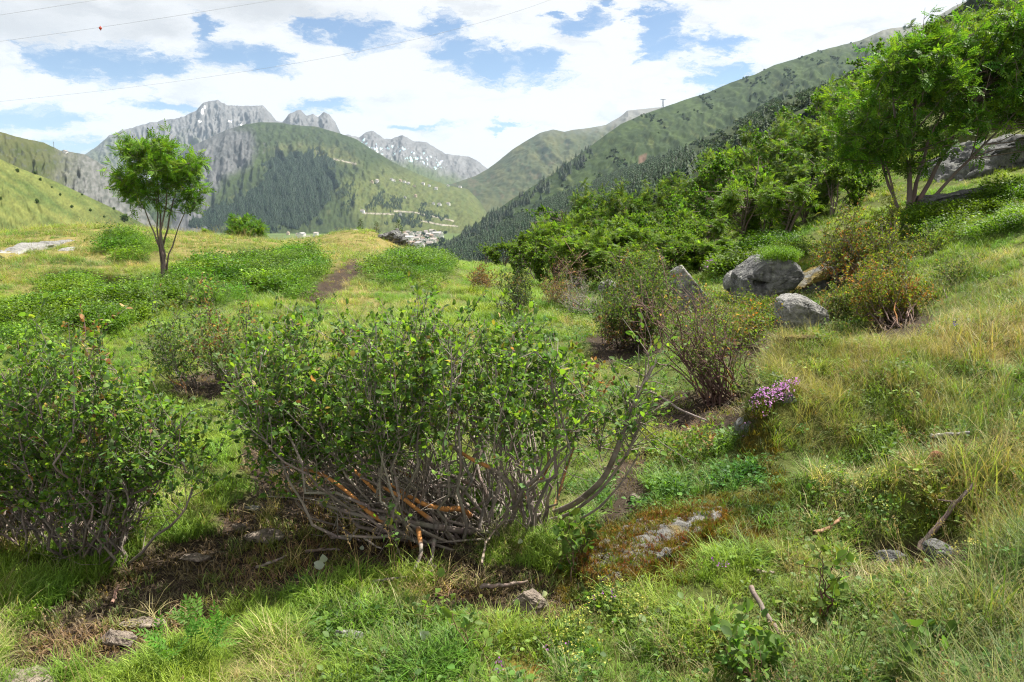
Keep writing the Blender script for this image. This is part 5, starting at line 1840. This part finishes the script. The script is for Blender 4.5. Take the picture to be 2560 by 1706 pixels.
# the three small spruces beyond the knoll
def spruce(px, top, d, label, seed):
    g = R_(seed)
    p = ground_at(px, d)
    H = at(px, top, d)[2] - p[2]
    e = empty('spruce_tree', p, label, 'tree', 'small spruces on the knoll')
    mb = MB()
    mb.tube([[0, 0, -.2], [0, 0, H * .5], [0, 0, H]], [H * .022, H * .012, .004], (.12, .09, .07), 6)
    mb.build('trunk', M['bark'], e)
    mb = MB()
    n = 520
    f = g.uniform(.04, 1, n) ** .8
    a = g.uniform(0, 6.28, n)
    L = H * .27 * (1 - f) ** .9 + .05
    r = L * g.uniform(.25, 1, n)
    pos = np.stack([np.cos(a) * r, np.sin(a) * r, f * H - r * .18 + (r / L) ** 2 * .1 * L], 1)
    ax = np.stack([np.cos(a), np.sin(a), np.full(n, -.1)], 1) + g.normal(0, .3, (n, 3))
    mb.stamp(LEAFS_V, LEAFS_F, pos, basis(ax, g.normal(0, .3, (n, 3)) + [0, 0, 1]), np.maximum(L * .55, .10), jitter((.035, .065, .022), n, .1, .25, g))
    tag(mb.build('crown', M['leaf'], e), kind='stuff')


spruce(902, 547, 56, 'young dark spruce on the knoll nearest its pale flat rock', 81)
spruce(941, 553, 58, 'smallest young spruce between two others on the knoll', 82)
spruce(996, 548, 54, 'slim young spruce right behind the jumbled rock outcrop', 83)
spruce(1878, 316, 60, 'dark spruce rising above the rowan thicket', 84)


# ------------------------------------------------------------------ sticks
def stick(pts, r, label, cols=(.17, .135, .11), lift=.02, seed=0):
    g = R_(seed)
    P = []
    for a in pts:
        p = hit(a[0], a[1])
        P.append(p + np.array([0, 0, lift + (a[2] if len(a) > 2 else 0)]))
    P = np.array(P)
    s, f = np.linspace(0, 1, len(P)), np.linspace(0, 1, 14)
    Q = np.stack([np.interp(f, s, P[:, k]) for k in range(3)], 1) + g.normal(0, r * .25, (14, 3))
    mb = MB()
    mb.tube(Q, r * np.linspace(1, .6, 14) * (1 + g.normal(0, .1, 14)), bark_cols(cols, 14, g), 8)
    # the broken side twig
    k = int(g.integers(4, 9))
    dv = g.normal(0, 1, 3)
    dv[2] = abs(dv[2]) * .4
    mb.tube(np.array([Q[k], Q[k] + dv / np.linalg.norm(dv) * r * 5]), [r * .4, r * .2], bark_cols(cols, 2, g), 5)
    o = mb.build('stick', M['bark'], None, True)
    tag(o, label, 'stick')


stick([(1875, 1515, .06), (1910, 1560, .03), (1950, 1610, .02), (2000, 1680, .0)], .011, 'weathered grey stick slanting through foreground grass', (.19, .155, .13), seed=1)
stick([(2295, 1400, .03), (2340, 1360, .07), (2390, 1310, .1), (2430, 1280, .12)], .014, 'dark barked branch leaning out of the hollow', (.15, .115, .10), seed=2)
stick([(2030, 1352, .02), (2070, 1345, .03), (2102, 1330, .05)], .011, 'short split reddish stick at the hollow edge', (.27, .16, .10), seed=3)
stick([(1870, 1432), (1900, 1440), (1935, 1443)], .009, 'short grey stick lying in grass below the moss', (.26, .21, .18), seed=4)
stick([(1590, 985, .05), (1650, 1010, .05), (1700, 1040, .03), (1770, 1060, .0)], .012, 'fallen grey branch lying below the half dead shrub', (.22, .18, .16), seed=5)
stick([(1200, 1478), (1260, 1475), (1320, 1466)], .010, 'fallen stick lying behind the brown angular stone', (.20, .16, .13), seed=6)
stick([(1205, 1440, .04), (1215, 1395, .06), (1250, 1360, .08)], .006, 'curved pale stick standing up near the shrub base', (.28, .23, .18), seed=7)
stick([(830, 1352), (880, 1350), (940, 1348)], .008, 'pale straight stick on soil under the shrub', (.27, .23, .19), seed=8)
stick([(905, 1355, .01), (930, 1370), (955, 1382)], .007, 'bleached short twig on the leaf litter', (.38, .34, .29), seed=9)
stick([(765, 1388), (800, 1384), (850, 1384)], .008, 'brown stick half buried in the shaded soil', (.17, .13, .11), seed=10)
stick([(840, 1270, .02), (870, 1262, .02), (920, 1250, .02)], .006, 'whitish twig at the shrub edge beside the soil', (.36, .33, .29), seed=11)
stick([(2325, 1108, .02), (2370, 1104, .02), (2420, 1100, .02)], .012, 'weathered silver wood piece in the grass of the bank', (.30, .28, .26), seed=12)
stick([(1060, 1405), (1090, 1430), (1060, 1450)], .007, 'bent stick among dead leaves below the orange stems', (.2, .16, .13), seed=13)
stick([(930, 1465), (990, 1458), (1040, 1450)], .007, 'grey stick along the grass edge of the leaf litter', (.22, .19, .16), seed=14)
stick([(285, 1535, .03), (292, 1515, .04), (300, 1500, .05)], .007, 'short reddish root stub standing in the soil', (.24, .15, .11), seed=15)
stick([(640, 1430), (690, 1412), (715, 1400)], .007, 'thin dead stick on the dark shaded soil', (.2, .16, .14), seed=16)
stick([(1890, 905, .0), (1930, 940), (1965, 965)], .008, 'grey dead branch lying on the slope under small bushes', (.2, .18, .17), seed=17)


# ------------------------------------------------------------------ grass and ground plants
def tuft(name, seed, blades, length, width, lean, curl, colA, colB, spread=.05):
    g = R_(seed)
    V, F, C = [], [], []
    k = 0
    for b in range(blades):
        a = g.uniform(0, 6.28)
        r = spread * math.sqrt(g.uniform())
        o = np.array([math.cos(a) * r, math.sin(a) * r, -.02])
        h = g.uniform(0, 6.28)
        L = length * g.uniform(.45, 1.15)
        ln = lean * g.uniform(.3, 1.3)
        hd = np.array([math.cos(h), math.sin(h), 0])
        side = np.array([-hd[1], hd[0], 0])
        w = width * g.uniform(.6, 1.2)
        c = np.array(colA) + (np.array(colB) - np.array(colA)) * g.uniform()
        c = c * math.exp(g.normal(0, .2))
        p = o
        ang = ln * .5
        for s, ww in enumerate((1, .85, .6)):
            V += [p - side * w * ww, p + side * w * ww]
            C += [c, c]
            p = p + (hd * math.sin(ang) + np.array([0, 0, math.cos(ang)])) * L / 3
            ang += curl * g.uniform(.5, 1.4)
        V.append(p)
        C.append(c * 1.1)
        F += [[k, k + 1, k + 3], [k, k + 3, k + 2], [k + 2, k + 3, k + 5], [k + 2, k + 5, k + 4], [k + 4, k + 5, k + 6]]
        k += 7
    return new_mesh(name, np.array(V), np.array(F), np.array(C))


def herb(name, seed, n, size, spread, hgt, colA, colB, wide=1.0):
    g = R_(seed)
    mb = MB()
    a = g.uniform(0, 6.28, n)
    r = spread * np.sqrt(g.uniform(size=n))
    pos = np.stack([np.cos(a) * r, np.sin(a) * r, hgt * g.uniform(.15, 1, n)], 1)
    ax = np.stack([np.cos(a), np.sin(a), np.full(n, .25)], 1) + g.normal(0, .5, (n, 3))
    t = g.uniform(size=(n, 1))
    col = (np.array(colA)[None] * (1 - t) + np.array(colB)[None] * t) * np.exp(g.normal(0, .2, (n, 1)))
    tv, tf = (LEAF_V, LEAF_F) if wide > 1 else (LEAFS_V, LEAFS_F)
    mb.stamp(tv * [wide, 1, 1], tf, pos, basis(ax, g.normal(0, .4, (n, 3)) + [0, 0, 1]), size * g.uniform(.6, 1.2, n), col)
    return mb.mesh(name)


def stalks(name, seed):
    g = R_(seed)
    mb = MB()
    for k in range(4):
        b = np.append(g.normal(0, .03, 2), 0)
        a, L = g.uniform(0, 6.28), g.uniform(.24, .38)
        t = b + np.array([math.cos(a) * L * .3, math.sin(a) * L * .3, L])
        mid = b * .5 + t * .5 - np.array([math.cos(a), math.sin(a), 0]) * L * .05
        c = np.array((.30, .25, .12)) * g.uniform(.7, 1.2)
        mb.tube(np.array([b, mid, t]), [.0011, .0009, .0006], c, 3)
        n = 16
        pos = mid + (t - mid) * g.uniform(.55, 1.1, (n, 1)) + g.normal(0, .003, (n, 3))
        mb.stamp(LEAFS_V, LEAFS_F, pos, basis((t - mid) / L + g.normal(0, .4, (n, 3)), g.normal(0, 1, (n, 3))), np.full(n, .010), jitter((.24, .19, .11), n, .06, .2, g))
    return mb.mesh(name)


G1, G2 = (.115, .205, .02), (.21, .30, .042)
TUFTS = source_collection('grass_tuft', [
    tuft('t', 1, 22, .17, .0026, .7, .45, G1, G2), tuft('t', 2, 22, .14, .0026, .9, .5, G1, G2), tuft('t', 3, 18, .20, .0024, 1.1, .55, G1, G2, .07),      # 0-2 lush
    tuft('t', 4, 16, .30, .0016, .8, .42, (.16, .19, .05), (.28, .25, .10), .05), tuft('t', 5, 14, .26, .0016, 1.2, .5, (.24, .2, .09), (.34, .29, .15), .05),  # 3-4 fine and dry
    tuft('t', 6, 26, .07, .0022, .9, .4, (.10, .15, .03), (.18, .19, .05), .05),                                                                     # 5 short turf
    herb('t', 7, 24, .018, .06, .055, (.06, .12, .025), (.11, .18, .035)), herb('t', 8, 18, .022, .07, .07, (.07, .13, .03), (.12, .2, .04), 1.15),        # 6-7 small herbs
    tuft('t', 9, 40, .035, .002, .8, .3, (.17, .12, .025), (.24, .18, .035), .045),                                                                  # 8 moss
    herb('t', 10, 110, .024, .14, .15, (.045, .10, .012), (.13, .23, .02)),                                                                          # 9 bilberry
    tuft('t', 11, 12, .06, .0022, 1.5, .5, (.10, .072, .042), (.22, .16, .085), .07),                                                                   # 10 dead litter
    tuft('t', 12, 20, .36, .0022, .55, .38, (.10, .17, .03), (.2, .24, .06), .05),
    tuft('t', 13, 26, .24, .0022, 1.9, .35, (.26, .25, .10), (.40, .35, .18), .06),                                                                  # 12 flattened straw
    herb('t', 14, 14, .028, .07, .06, (.08, .15, .025), (.14, .22, .04), 1.3),                                                                       # 13 round leaved rosettes
    tuft('t', 15, 30, .19, .0034, .8, .55, (.12, .22, .02), (.24, .33, .05), .05),                                                                   # 11 long grass
    stalks('t', 16),                                                                                                                                 # 15 seed stalks
], M['grass'])


SLABS = [[(-60, 662), (40, 644), (110, 626), (208, 600), (180, 592), (60, 612), (-60, 634)], [(128, 634), (180, 616), (208, 619), (170, 637)], [(1590, 1385), (1720, 1300), (1815, 1278), (1800, 1310), (1700, 1370), (1620, 1420)]]


def place(P, c, q, g):
    """what grows at each point -> kind index (-1 none), tint, scale"""
    n = len(P)
    d = P[:, 1]
    x = q[:, 0]
    kind = g.integers(0, 3, n)
    bank = smooth(1780, 2000, x) * smooth(600, 760, q[:, 1])
    u = g.uniform(size=n)
    kind = np.where((u < .62 * bank), g.choice([3, 4, 5, 6, 7, 11], n, p=[.2, .12, .2, .24, .18, .06]), kind)
    u = g.uniform(size=n)
    low = smooth(1450, 1550, q[:, 1]) * smooth(650, 1000, x)
    kind = np.where(u < .4 * low, g.choice([5, 6, 7, 3], n, p=[.3, .3, .2, .2]), kind)
    u = g.uniform(size=n)
    mid = smooth(1350, 1500, x) * smooth(1330, 1230, q[:, 1]) * smooth(640, 760, q[:, 1]) * (1 - bank)
    kind = np.where(u < .55 * mid, g.choice([6, 7, 3, 5], n, p=[.35, .35, .15, .15]), kind)
    u = g.uniform(size=n)
    kind = np.where(u < c['dry'] * .55, g.choice([3, 4, 5], n, p=[.35, .35, .3]), kind)
    u = g.uniform(size=n)
    up = smooth(760, 700, q[:, 1]) * (x < 1150)
    kind = np.where(u < .45 * up, g.choice([5, 3, 6], n, p=[.6, .2, .2]), kind)
    u = g.uniform(size=n)
    on_bank = (x > 1850) & (q[:, 1] < 1280)
    kind = np.where(u < c['moss'] * np.where(on_bank, .45, .85), np.where(g.uniform(size=n) < .85, 8, 4), kind)
    u = g.uniform(size=n)
    bl = c['bilb'] * smooth(-.22, .05, fbm(xyz(P[:, 0] * .9, P[:, 1] * .9, 41.), 3))
    kind = np.where(u < bl * .9, 9, kind)
    u = g.uniform(size=n)
    kind = np.where(u < c['soil'] * 1.05, np.where(g.uniform(size=n) < .42, 10, np.where(g.uniform(size=n) < .12, 5, -1)), kind)
    hue = fbm(xyz(P[:, 0] * .9, P[:, 1] * .9, 4.4), 3)
    hue2 = fbm(xyz(P[:, 0] * 3.1, P[:, 1] * 3.1, 1.4), 2)
    t = np.stack([1 + .7 * hue + .5 * hue2, 1 + .22 * hue + .2 * hue2, 1 + .25 * hue + .15 * hue2], 1) * np.exp(g.normal(0, .14, (n, 1)))
    t = np.where((kind == 9)[:, None], t * np.array([[.95, .95, .9]]) * np.clip(1 + 1.2 * fbm(xyz(P[:, 0] * 1.6, P[:, 1] * 1.6, 51.), 2), .5, 1.7)[:, None], t)
    clump = fbm(xyz(P[:, 0] * 4.2, P[:, 1] * 4.2, 6.6), 2) * smooth(14, 5, d) + fbm(xyz(P[:, 0] * 1.1, P[:, 1] * 1.1, 2.6), 2) * smooth(5, 14, d)
    s = g.uniform(.6, 1.15, n) * np.clip(1 + 1.3 * clump, .35, 1.8)
    far_right = smooth(2150, 2450, x)
    s = np.where(np.isin(kind, (0, 1, 2)), s * .62, np.where(np.isin(kind, (3, 4, 11)), s * (.45 + .35 * far_right), s))
    s = np.where(np.isin(kind, (6, 7)), np.clip(s, .5, 1.15), s)
    s = np.where(d < 9, s, s * 1.25)
    gap = (clump < -.18) & (g.uniform(size=n) < .5) & (kind != 9)
    kind = np.where(gap, np.where(g.uniform(size=n) < .4, 10, -1), kind)
    kind = np.where((kind >= 0) & (kind < 3) & (clump > .15) & (g.uniform(size=n) < .3), 14, kind)
    s = np.where(kind == 14, s * .8, s)
    flat = (kind >= 0) & (kind < 6) & (fbm(xyz(P[:, 0] * 1.7, P[:, 1] * 1.7, 12.), 2) > .12) & (g.uniform(size=n) < .25)
    kind = np.where(flat, 12, kind)
    s = np.where(kind == 12, np.clip(s, .3, .75), s)
    kind = np.where((kind == 7) & (g.uniform(size=n) < .35), 13, kind)
    pst = np.where(d < 9, .006 + .012 * bank, .03 * c['dry'])
    st_ = (kind >= 0) & (kind < 8) & (g.uniform(size=n) < pst)
    kind = np.where(st_, 15, kind)
    s = np.where(st_, g.uniform(.5, 1.05, n), s)
    for slab in SLABS:
        kind = np.where(in_poly(q, slab), -1, kind)
    return kind, np.clip(t, .3, 2.2), s


def grass_band(name, label, n, d0, d1, boost, seed, amax=.78):
    g = R_(seed)
    d = np.exp(g.uniform(math.log(d0), math.log(d1), n))
    a = g.uniform(-amax, amax, n)
    x = a * d
    P = np.stack([x, d, gz(x, d)], 1)
    c, q = cover(P)
    P[:, 2] += c['bilb'] * 0.10 * (0.6 + fbm(xyz(P[:, 0] * 2.2, P[:, 1] * 2.2, 3.), 2)) * smooth(6, 9, d)
    vis = (q[:, 1] > 380) & (q[:, 1] < 2000) & (q[:, 0] > -350) & (q[:, 0] < 2900)
    kind, t, s = place(P, c, q, g)
    ok = vis & (kind >= 0)
    # shorter where people walk
    P, kind, t, s, c2 = P[ok], kind[ok], t[ok], s[ok], {k: v[ok] for k, v in c.items()}
    m = len(P)
    s = s * boost(P[:, 1])
    wind = g.normal(.12, .1, m)
    rot = np.stack([wind * .6, g.normal(0, .1, m), g.uniform(0, 6.28, m)], 1)
    sc3 = np.stack([s * (1 + (boost(P[:, 1]) - 1) * .8)] * 2 + [s], 1)
    return scatter(name, TUFTS, P, rot, sc3, kind, t, label, 'grass')


grass_band('grass', 'lush grass and small herbs of the near meadow', 42000, 1.25, 9.0, lambda d: 1.0 + 0 * d, 101)
grass_band('grass', 'meadow grass and bilberry cover of the middle ground', 46000, 9.0, 26.0, lambda d: 1.1 + (d - 9) * .02, 102)
grass_band('grass', 'grass of the crest and the far meadow edge', 26000, 26.0, 75.0, lambda d: 1.5 + (d - 26) * .02, 103)
# moss cushions on the pale rock
g = R_(104)
q = to_px(mrV)
sel = (mrN[:, 2] > -.5) & (fbm(mrV * 6.0 + 2.0, 3) > -.3)
bare = soft_poly(q, [(1640, 1325), (1740, 1285), (1815, 1280), (1740, 1315), (1660, 1350), (1610, 1365)], 6)
P = mrV[sel & (bare < .5)]
P = P[g.integers(0, len(P), 2600)] + g.normal(0, .006, (2600, 3))
m = len(P)
scatter('moss', TUFTS, P, np.stack([g.normal(0, .3, m), g.normal(0, .3, m), g.uniform(0, 6.28, m)], 1), g.uniform(.5, 1.0, m), np.full(m, 8), np.clip(np.stack([g.normal(.75, .2, m), g.normal(.75, .25, m), g.normal(.7, .1, m)], 1), .2, 1.5), 'orange brown moss growing on the pale rock', 'moss')
# more moss over the bare moss ground round the pale rock
n = 9000
x_, y_ = g.uniform(.2, 1.5, n), g.uniform(2.9, 4.6, n)
P = np.stack([x_, y_, gz(x_, y_)], 1)
c_, q_ = cover(P)
P = P[(c_['moss'] > .5) & (fbm(P * 6.0, 2) > -.25)][:3200]
m = len(P)
hm = fbm(P * 4.0, 2)
scatter('moss', TUFTS, P, np.stack([g.normal(0, .3, m), g.normal(0, .3, m), g.uniform(0, 6.28, m)], 1), g.uniform(.5, 1.2, m), np.where(g.uniform(size=m) < .9, 8, 5), np.clip(np.stack([.75 + .8 * hm, .8 + .3 * hm, .7 + 0 * hm], 1) * g.uniform(.6, 1.2, (m, 1)), .2, 1.5), 'ochre and brown moss carpet on the ground round the pale rock', 'moss')
# turf hanging over the step of the bank
g = R_(106)
n = 480
yy = g.uniform(4.75, 6.2, n)
xx = np.interp(yy, [4.2, 4.6, 5.2, 5.8], [1.36, 1.45, 1.70, 2.02]) + g.normal(.10, .08, n)
P = np.stack([xx, yy, gz(xx, yy)], 1)
scatter('bank_turf', TUFTS, P, np.stack([g.normal(.1, .3, n), g.normal(-.5, .35, n), g.uniform(-.6, .6, n)], 1), g.uniform(.35, .8, n), g.choice([3, 4, 5, 8, 12, 0], n, p=[.2, .2, .2, .15, .15, .1]), np.clip(g.normal(.9, .2, (n, 1)), .4, 1.4) * np.ones((1, 3)), 'dry grass fringe hanging over the step of the bank', 'grass')
n = 2600
xx, yy = g.uniform(1.38, 2.9, n), g.uniform(4.2, 6.1, n)
ok = xx > np.interp(yy, [4.2, 4.6, 5.2, 5.8], [1.40, 1.50, 1.76, 2.08])
xx, yy = xx[ok], yy[ok]
n = len(xx)
P = np.stack([xx, yy, gz(xx, yy)], 1)
hh = fbm(P * 2.5, 2)
kk = np.where(hh > .1, g.choice([3, 4, 5], n), np.where(hh < -.15, g.choice([6, 7, 0], n), g.choice([5, 8, 3, 0], n)))
scatter('bank_turf', TUFTS, P, np.stack([g.normal(.1, .25, n), g.normal(0, .25, n), g.uniform(0, 6.28, n)], 1), g.uniform(.35, .75, n), kk, np.clip((1 + .5 * hh + g.normal(0, .15, n))[:, None] * np.array([[1, .97, .9]]), .45, 1.5), 'short mixed turf with dry grass covering the hump of the bank', 'grass')
# grass cap on the big boulder and turf hanging on the bank edge
g = R_(105)
P = np.array([at(x, y, 11.75 + g.uniform(-.1, .5)) for x, y in zip(g.uniform(1915, 1990, 240), g.uniform(636, 655, 240))])
m = len(P)
scatter('turf_cap', TUFTS, P, np.stack([g.normal(0, .3, m), g.normal(0, .3, m), g.uniform(0, 6.28, m)], 1), g.uniform(.6, 1.1, m), g.choice([0, 1, 9], m), np.tile((1.15, 1.2, .9), (m, 1)), 'bright green turf cushion on top of the big boulder', 'grass')


# ------------------------------------------------------------------ flowers and single plants
def flower_clump(name, px, py, n, label, col, head=.008, hgt=.1, spread=.08, stalk=(.10, .16, .04), seed=0, cat='flowers', per=6, leaf=None, group=None):
    g = R_(seed)
    p0 = hit(px, py)
    e = empty(name, p0, label, cat, group)
    st, hd, lf = MB(), MB(), MB()
    for k in range(n):
        a, r = g.uniform(0, 6.28), spread * math.sqrt(g.uniform())
        b = np.array([math.cos(a) * r, math.sin(a) * r, 0])
        b[2] = gz(p0[0] + b[0], p0[1] + b[1])[0] - p0[2]
        t = b + np.array([g.normal(0, hgt * .2), g.normal(0, hgt * .2), hgt * g.uniform(.6, 1.15)])
        st.tube(np.array([b, (b + t) / 2 + g.normal(0, hgt * .04, 3), t]), .0012, stalk, 3)
        m = per
        ax = g.normal(0, 1, (m, 3)) + [0, 0, .5]
        hd.stamp(LEAFS_V * [1.6, 1, 1], LEAFS_F, t + g.normal(0, head * .7, (m, 3)), basis(ax, g.normal(0, 1, (m, 3)) + [0, 0, 1]), np.full(m, head) * g.uniform(.7, 1.3, m), jitter(col, m, .08, .2, g))
    st.build('stalks', M['leaf'], e)
    hd.build('flower_heads', M['petal'], e)
    if leaf:
        m = n * 3
        a, r = g.uniform(0, 6.28, m), spread * 1.15 * np.sqrt(g.uniform(size=m))
        pos = np.stack([np.cos(a) * r, np.sin(a) * r, g.uniform(.1, .6, m) * hgt], 1)
        lf.stamp(LEAF_V * [1.5, 1, 1], LEAF_F, pos, basis(g.normal(0, 1, (m, 3)), g.normal(0, .4, (m, 3)) + [0, 0, 1]), leaf * g.uniform(.6, 1.2, m), jitter((.09, .16, .03), m, .1, .2, g))
        tag(lf.build('foliage', M['leaf'], e), kind='stuff')
    return e


YEL, PUR, PINK = (.45, .46, .10), (.36, .13, .42), (.55, .28, .55)
for i_, (px, py, n, lab) in enumerate(((1510, 1520, 26, 'pale yellow lady mantle blossoms below the mossy rock'), (1430, 1600, 30, 'pale yellow green blossoms growing in low mossy turf'), (1440, 1680, 24, 'yellowish blossoms beside small purple flowers in turf'),
                                        (2190, 1255, 26, 'yellow green blossoms on the bank above the split stick'), (2330, 1280, 26, 'yellow blossom sprays hanging over the dark hollow'), (2070, 1230, 22, 'yellow green blossom spray on the mossy bank slope'),
                                        (2390, 1420, 12, 'small yellow blossom tuft by the branch in the hollow'), (1600, 1560, 20, 'scattered pale yellow blossoms in the lower herbs'))):
    flower_clump('yellow_flowers', px, py, n, lab, YEL, .008, .085, .10, seed=200 + i_, leaf=.022, group='yellow blossom clumps')
for i_, (px, py, n, lab) in enumerate(((1495, 1510, 3, 'two small purple blossoms among yellow ones by the moss'), (1385, 1650, 4, 'small purple flower heads in the low turf'), (1255, 1700, 5, 'purple flower heads next to the pale mossy stone'), (1800, 1440, 4, 'few small violet blossoms in grass below the moss'),
                                        (1545, 1520, 2, 'tiny pale violet blossom at the mossy rock foot'))):
    flower_clump('purple_flowers', px, py, n, lab, PUR, .008, .06, .035, seed=220 + i_, group='purple blossom clumps')
for i_, (px, py) in enumerate(((1905, 1028), (1925, 1015), (1942, 1004), (1958, 998), (1976, 990), (1880, 1040))):
    flower_clump('thyme_cushion', px, py, 16, 'pink thyme cushion on the turf edge above the stone block', PINK, .011, .075, .05, seed=240 + i_, group='pink thyme along the turf edge')
flower_clump('pink_flower', 1771, 700, 3, 'single pink flower head on a tall stalk near the pointed rock', (.50, .25, .55), .035, .42, .03, seed=250, per=14, cat='flower')
flower_clump('white_umbel', 2483, 850, 1, 'flat white umbel flower on the sunny bank', (.78, .78, .72), .022, .42, .01, seed=251, per=26, cat='flower')
flower_clump('bell_flower', 2375, 930, 1, 'dark blue violet flower on a thin stalk on the bank', (.10, .07, .22), .014, .36, .01, seed=252, per=8, cat='flower')
flower_clump('yellow_flower', 2283, 1480, 2, 'bright orange yellow flower in the short grass of the bank', (.65, .38, .02), .012, .05, .015, seed=253, per=10, cat='flower')
flower_clump('yellow_flower', 2548, 1700, 2, 'bright yellow flower at the lower grass corner', (.65, .45, .02), .013, .06, .015, seed=254, per=10, cat='flower')
flower_clump('forget_me_nots', 455, 1180, 12, 'pale blue small flowers in the lush grass between shrubs', (.45, .52, .62), .007, .13, .07, seed=255)
# pale fallen leaves, undersides up
for i_, (px, py, s, lab) in enumerate(((812, 1432, .05, 'pale silvery upturned leaves above the leaf litter'), (1078, 1630, .055, 'large whitish fallen leaf in the grass'), (1362, 1520, .035, 'small white fallen leaf beside the brown stone'), (905, 1400, .03, 'small silvery leaf on dark litter'),
                                       (1300, 1385, .035, 'whitish leaf lying near the thin sticks'))):
    g = R_(300 + i_)
    p = hit(px, py) + [0, 0, .05]
    e = empty('fallen_leaf', p, lab, 'leaf', 'pale fallen leaves')
    for k in range(1 if i_ else 3):
        mb = MB()
        mb.stamp(LEAF_V * [1.2, 1, 1.5], LEAF_F, g.normal(0, .012 * (k > 0), (1, 3)), basis(np.array([[g.normal(), -.4, 1.0 - k * .5]]), np.array([[.2, -1.0, .5]])), np.array([s]), np.array([[.50, .55, .50]]))
        mb.build('blade', M['leaf'], e)
# the ferny plant at the lower edge
g = R_(310)
p = hit(480, 1690)
e = empty('fern_plant', p, 'bright green ferny herb at the grass edge of the dark soil', 'plant')
for k in range(8):
    mb = MB()
    a = g.uniform(0, 6.28)
    dv = np.array([math.cos(a) * .6, math.sin(a) * .6, 1.0])
    L = g.uniform(.12, .22)
    path = np.array([[0, 0, 0], dv * L * .5, dv * L * .9 + [0, 0, -.02]])
    mb.tube(path, .0015, (.10, .17, .03), 3)
    n = 4
    mb.stamp(COMP_V, COMP_F, np.repeat(path[1:2], n, 0) + g.uniform(0, 1, (n, 1)) * (path[2] - path[1]), basis(dv + g.normal(0, .6, (n, 3)), g.normal(0, .3, (n, 3)) + [0, -.4, 1]), np.full(n, .075), jitter((.10, .22, .03), n, .05, .15, g))
    mb.build('frond', M['leaf'], e)

# ------------------------------------------------------------------ air
if HAZE > 0:
    x0, x1, y0, y1, z0, z1 = -9500, 9500, -40, 12500, -420, 1400
    V = [(x0, y0, z0), (x1, y0, z0), (x1, y1, z0), (x0, y1, z0), (x0, y0, z1), (x1, y0, z1), (x1, y1, z1), (x0, y1, z1)]
    F = [(0, 3, 2, 1), (4, 5, 6, 7), (0, 1, 5, 4), (1, 2, 6, 5), (2, 3, 7, 6), (3, 0, 4, 7)]
    me = bpy.data.meshes.new('haze')
    me.from_pydata(V, [], F)
    hz = bpy.data.materials.new('haze')
    hz.use_nodes = True
    t = hz.node_tree
    t.nodes.clear()
    pv = N(t, 'ShaderNodeVolumePrincipled', i_Density=HAZE, i_Anisotropy=.2)
    pv.inputs['Color'].default_value = (.58, .78, 1.0, 1)
    ou = N(t, 'ShaderNodeOutputMaterial')
    t.links.new(pv.outputs[0], ou.inputs['Volume'])
    o = link('haze', me, hz)
    tag(o, 'thin pale blue air haze over the valley', None, None, 'stuff')
